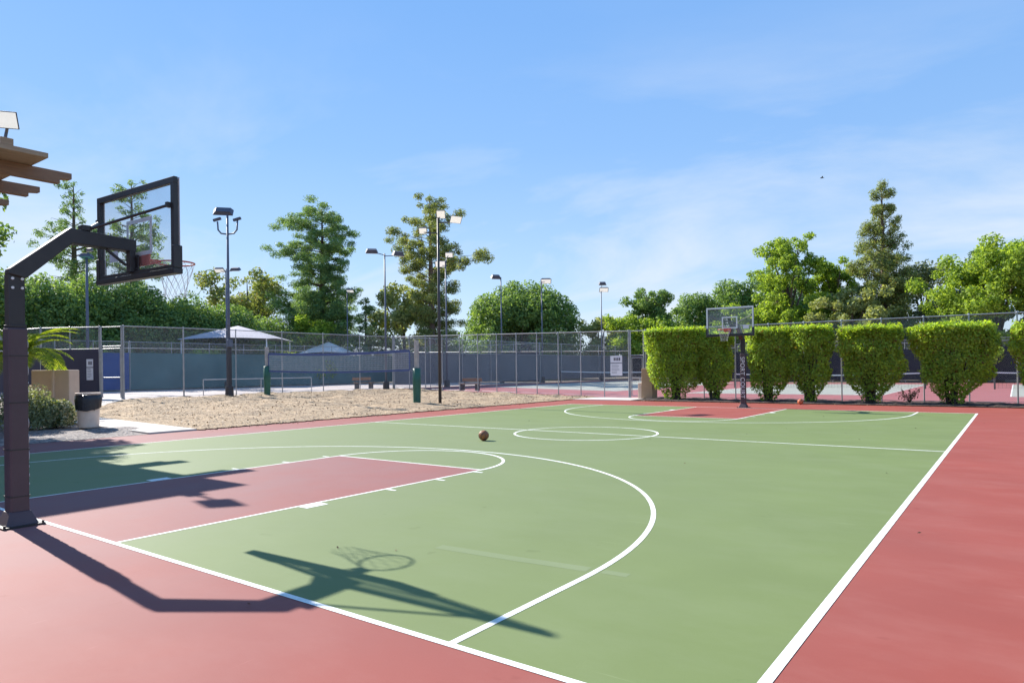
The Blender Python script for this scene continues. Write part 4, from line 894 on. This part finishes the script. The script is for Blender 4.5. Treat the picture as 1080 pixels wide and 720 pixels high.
loose_tree(-4.6, 74.0, 9.6, 3.6, 'pale olive tree at the left foot of the pointed conifer', 'lf_pale', 73, 10, 70, 130, .17, base_f=.15, cr_=(.14, .24))
loose_tree(.8, 82.0, 12.4, 4.4, 'grey green olive tree with bare forked limbs right of the pointed conifer', 'lf_grey', 74, 9, 62, 150, .17, bark='barkdark', base_f=.3, cr_=(.15, .24))
loose_tree(4.4, 84.0, 9.6, 4.0, 'low grey olive tree between the forked olive and the big right tree', 'lf_grey', 79, 9, 62, 130, .17, bark='barkdark', base_f=.15, cr_=(.15, .24))
loose_tree(7.6, 72.3, 12.3, 6.2, 'broad bright green tree at the right edge above the bushes', 'lf_bright', 75, 17, 170, 200, .14, base_f=.10, cr_=(.07, .16), fill=130, shape=lambda f: 1.0 - .5 * f * f)
loose_tree(14.5, 75.0, 12.8, 5.6, 'broad bright green tree cut by the right edge of the photo', 'lf_bright', 76, 15, 140, 190, .14, base_f=.10, cr_=(.08, .17), fill=100, shape=lambda f: 1.0 - .5 * f * f)
loose_tree(-15.5, 78.0, 8.6, 4.0, 'low bright tree under the tall loose bright tree', 'lf_bright', 77, 9, 66, 140, .17, base_f=.08, cr_=(.16, .25))

# trimmed yellow shrubs between the practice court and the dense trees
for i, (x, y, h, lab) in enumerate([(-47.2, 19.6, 3.9, 'clipped yellow shrub right of the green-headed pole'), (-47.2, 28.9, 3.9, 'clipped yellow shrub under the left side of the lavender canopy'), (-47.4, 35.8, 3.6, 'clipped yellow shrub under the right side of the lavender canopy'), (-45.9, 39.9, 3.3, 'clipped yellow shrub before the small pale canopy')]):
    rng = np.random.default_rng(90 + i); t = thing('clipped_shrub', lab, 'shrub', (x, y, .37), 0, 'yellow shrubs beyond the practice court')
    cs = [(rng.uniform(-1.3, 1.3), rng.uniform(-1.6, 1.6), rng.uniform(.7, h - .37 - .55)) for _ in range(30)]
    C, Nn = clump_leaves(cs, [.6] * 30, 150, rng, up=.4); leaf_obj('foliage', C, Nn, .09 * rng.uniform(.6, 1.3, len(C)), M['lf_hedge'], t, rng)
    m_ = MB(); m_.tube([(0, 0, 0), (0, 0, 2)], .08, 6)
    for c in cs[::4]: m_.tube([(0, 0, .8), c], .03, 5)
    m_.build('stem', M['barkdark'], t)

# clipped hedge bushes in front of the right fence
def hedge_bush(x, y, wd, h, label, seed, dp=1.5, waist=.36, lean=0.0):
    rng = np.random.default_rng(seed); t = thing('hedge_bush', label, 'hedge bush', (x, y, .04), 0, 'clipped bushes along the far fence')
    def half(z):      # half width factor by height: narrow foot, wide clipped top
        f = z / h
        return float(np.interp(f, (0, .08, .16, .30, .50, .72, 1), (waist * .8, waist * .9, waist * 1.45, .76, .91, .99, .97)))
    wd *= .95; n = int(21000 * wd / 3); C, Nn = [], []
    tot = 0
    lump = [(rng.uniform(-1, 1), rng.uniform(0, 2 * PI), rng.uniform(0, h), rng.uniform(.05, .20)) for _ in range(80)]
    la = np.array([q[1] for q in lump]); lz = np.array([q[2] for q in lump]); lw = np.array([q[3] * (.6 if k % 2 else -1.1) for k, q in enumerate(lump)])
    while tot < n:
        z = h * (rng.random() ** .75); th = rng.uniform(0, 2 * PI); e = 3.2
        k = half(z); ct, st = math.cos(th), math.sin(th)
        rr = (abs(ct) ** e + abs(st) ** e) ** (-1 / e)
        dth = np.abs((th - la + PI) % (2 * PI) - PI); bmp_ = float((lw * np.exp(-(dth / .35) ** 2 - ((z - lz) / .35) ** 2)).sum())
        depth = rng.random() ** 2.6 * .55; s_ = (1 - depth) * (1 + bmp_ + rng.normal() * .05)
        if z < h * .34 and rng.random() < (.36 if z > h * .16 else .72): continue
        px, py = wd / 2 * k * rr * ct * s_, dp / 2 * k * rr * st * s_
        if math.sin(px * 5.1 + seed) * math.sin(z * 4.3 + seed * 2) * math.cos(py * 4.7) > .42 and rng.random() < .8: continue
        C.append((px + lean * z, py, z)); Nn.append((ct / wd * 2 + rng.normal() * .8, st / dp * 2 + rng.normal() * .8, .35 + rng.normal() * .8)); tot += 1
    nt_ = int(n * .45)   # the clipped top
    for _ in range(nt_):
        px, py = rng.uniform(-1, 1), rng.uniform(-1, 1)
        if abs(px) ** 3.2 + abs(py) ** 3.2 > 1: continue
        zz = h * (.985 - .05 * abs(px) ** 3) + .09 * math.sin(px * 6 + seed) * math.cos(py * 5) - rng.random() ** 2 * .40 + (rng.random() ** 6) * .16
        C.append((px * wd / 2 + lean * h, py * dp / 2, zz)); Nn.append((rng.normal() * .7, rng.normal() * .7, 1))
    for _ in range(int(110 * wd)):   # sprigs breaking the clipped outline
        px, py = rng.uniform(-.95, .95), rng.uniform(-.8, .8); b_ = h * .97; ln = rng.uniform(.05, .26)
        for q in range(5): C.append((px * wd / 2 + rng.normal() * .02 + lean * h, py * dp / 2 + rng.normal() * .02, b_ + ln * q / 4)); Nn.append(rng.normal(size=3))
    C, Nn = np.array(C), np.array(Nn); leaf_obj('foliage', C, Nn, .050 * rng.uniform(.5, 1.5, len(C)), M['lf_hedge'], t, rng, .5)
    m_ = MB()
    for k in range(16):
        th = rng.uniform(0, 2 * PI); r0 = rng.uniform(0, .22); r1 = rng.uniform(.2, .75)
        m_.tube([(r0 * math.cos(th), r0 * math.sin(th), -.05), (r0 * 1.3 * math.cos(th), r0 * 1.3 * math.sin(th), h * .2), (r1 * wd / 2 * math.cos(th), r1 * dp / 2 * math.sin(th), h * rng.uniform(.55, .85))], [.05, .038, .012], 6)
    m_.build('stem', M['barkdark'], t)
hedge_bush(-5.1, 29.9, 3.35, 3.5, 'wide clipped bush standing beside the stucco pillar', 101, waist=.42, lean=.0)
hedge_bush(-3.2, 30.2, 1.95, 3.2, 'narrow clipped bush just left of the far hoop pole', 102, 1.4, waist=.30)
hedge_bush(-.45, 29.9, 2.25, 3.3, 'clipped bush just right of the far hoop pole', 103, waist=.45)
hedge_bush(1.35, 29.8, 2.0, 3.3, 'clipped bush behind the orange basketball', 104, waist=.35)
hedge_bush(3.81, 29.8, 2.6, 3.2, 'free standing clipped bush second from the right', 105, waist=.34)
hedge_bush(6.76, 29.8, 2.95, 3.15, 'broadest clipped bush near the court corner', 106, waist=.34)
hedge_bush(10.0, 29.8, 2.8, 3.1, 'clipped bush cut by the right edge of the photo', 107, waist=.36)
t = thing('small_weed', 'small twiggy weed between two clipped bushes', 'plant', (5.25, 29.7, .05)); rng = np.random.default_rng(7)
m_ = MB(); C, Nn = [], []
for k in range(16):
    th = rng.uniform(0, 2 * PI); e = np.array([.45 * math.cos(th) * rng.uniform(.4, 1), .4 * math.sin(th) * rng.uniform(.4, 1), rng.uniform(.3, .6)]); m_.tube([(0, 0, 0), e * .5 + np.array([0, 0, .1]), e], [.012, .008, .004], 5)
    for j in range(12): C.append(e * rng.uniform(.4, 1.05) + rng.normal(size=3) * .05); Nn.append(rng.normal(size=3))
m_.build('stem', M['barkdark'], t); leaf_obj('foliage', C, np.array(Nn), .045 * rng.uniform(.6, 1.3, len(C)), M['lf_dry'], t, rng)

# shrubs and palm by the gravel bed
def shrub(x, y, rx, h, label, m, seed, leaf, n=26, per=210):
    rng = np.random.default_rng(seed); t = thing('garden_shrub', label, 'shrub', (x, y, gz(x)), 0, 'shrubs in the gravel bed'); cs = []
    for k in range(n):
        th = k * 2.4; u = (k + .5) / n; cs.append((rx * .8 * math.sqrt(1 - (u * .9) ** 2) * math.cos(th) * rng.uniform(.6, 1), rx * .8 * math.sqrt(1 - (u * .9) ** 2) * math.sin(th) * rng.uniform(.6, 1), .15 + (h - .35) * u))
    C, Nn = clump_leaves(cs, [rx * .33] * n, per, rng, shell=.3, up=.4); ok = C[:, 2] > .02; C, Nn = C[ok], Nn[ok]
    leaf_obj('foliage', C, Nn, leaf * rng.uniform(.5, 1.3, len(C)), M[m], t, rng); m_ = MB()
    for c in cs[::2]: m_.tube([(0, 0, -.05), np.array(c) * .5, c], [.02, .014, .006], 5)
    m_.build('stem', M['barkdark'], t)
shrub(-14.1, 4.55, .85, 1.25, 'grey green feathery shrub beside the near hoop pole', 'lf_grey', 121, .04)
shrub(-14.2, 5.35, .62, .85, 'low shrub with cream edged leaves left of the trash can', 'lf_white', 122, .055)
t = thing('palm', 'small bright palm arching over the planter wall', 'palm tree', (-20.6, 6.6, gz(-20.6))); rng = np.random.default_rng(31)
m_ = MB(); m_.tube([(0, 0, -.05), (.03, 0, .9), (0, .02, 2.1)], [.15, .12, .13], 12); m_.build('trunk', M['barkgrey'], t)
for k in range(26):
    th = k * 2.39996; el0 = rng.uniform(.25, 1.25); ln = rng.uniform(1.9, 2.5); pts = []; p = np.array([0, 0, 2.1]); el = el0
    for i in range(12): pts.append(p.copy()); p = p + ln / 11 * np.array([math.cos(th) * math.cos(el), math.sin(th) * math.cos(el), math.sin(el)]); el -= (.9 + .9 * rng.random() * .4) / 7
    pts = np.array(pts); m_ = MB(); m_.tube(pts, [.016 * (1 - i / 13) + .003 for i in range(12)], 5)
    for i in range(1, 12):
        d = pts[i] - pts[i - 1]; d /= np.linalg.norm(d); sd = np.cross(d, [0, 0, 1]); sd /= np.linalg.norm(sd) + 1e-6; upv = np.cross(sd, d)
        for q in (0.0, .33, .66):
            b = pts[i - 1] + (pts[i] - pts[i - 1]) * q; ll = .44 * math.sin(PI * min(1, (i + q) / 12.5 + .08)) ** .6
            for s_ in (-1, 1):
                e = b + (sd * s_ * .8 + d * .55 + upv * .12 - np.array([0, 0, .25])) * ll; wv = d * .022
                m_.add([b - wv, b + wv, (b + e) / 2 + wv * 1.1 + upv * .03, e, (b + e) / 2 - wv * 1.1 + upv * .03], [(0, 1, 2, 3, 4)])
    m_.build('frond', M['lf_palm'], t)

# loose chips and fallen leaves
def litter(name, n, fx, fy, m, seed, size):
    rng = np.random.default_rng(seed); C = []
    for _ in range(n):
        x, y = fx(rng), fy(rng); C.append((x, y, (gz(x) + .055 if x < -10.1 else .006) + rng.random() * .012))
    C = np.array(C); Nn = rng.normal(size=(n, 3)) * .35 + np.array([0, 0, 1]); root = None
    o = leaf_obj(name, C, Nn, size * rng.uniform(.5, 1.6, n), M[m], None, rng, .45); tag(o, kind='stuff'); return o
M['chip'] = leaf_mat('dry chips and leaves', (0.05, 0.03, 0.017), (0.21, 0.135, 0.075), 0.05)
litter('wood_chips', 5200, lambda r: r.uniform(-26, -10.1), lambda r: r.uniform(7.7, 30.8), 'chip', 61, .038)
litter('spilled_chips', 700, lambda r: -10.1 + abs(r.normal()) * .32, lambda r: r.uniform(7.5, 28), 'chip', 62, .022)
litter('court_debris', 70, lambda r: r.uniform(-8, 10), lambda r: r.uniform(-1.5, 24), 'chip', 64, .018)
litter('fallen_leaves', 1500, lambda r: r.uniform(-6.5, 12), lambda r: 28.05 + abs(r.normal()) * .9 - .35 * (r.random() < .25), 'chip', 63, .035)
# a bird in the sky
t = thing('bird', 'tiny dark bird flying high above the far bushes', 'bird', (-4.7, 61.4, 18.0), .4)
m_ = MB(); m_.tube([(-.16, 0, 0), (-.1, 0, 0), (0, 0, .01), (.1, 0, 0), (.2, 0, -.01)], [.012, .04, .05, .03, .008], 8); m_.build('body', M['birdgrey'], t, smooth=True)
for s_ in (-1, 1):
    m_ = MB(); m_.add([(-.06, 0, .02), (.07, 0, .02), (.05, s_ * .22, .09), (-.03, s_ * .22, .09), (.06, s_ * .42, .05)], [(0, 1, 2, 3), (3, 2, 4)]); m_.build('wing', M['birdgrey'], t)
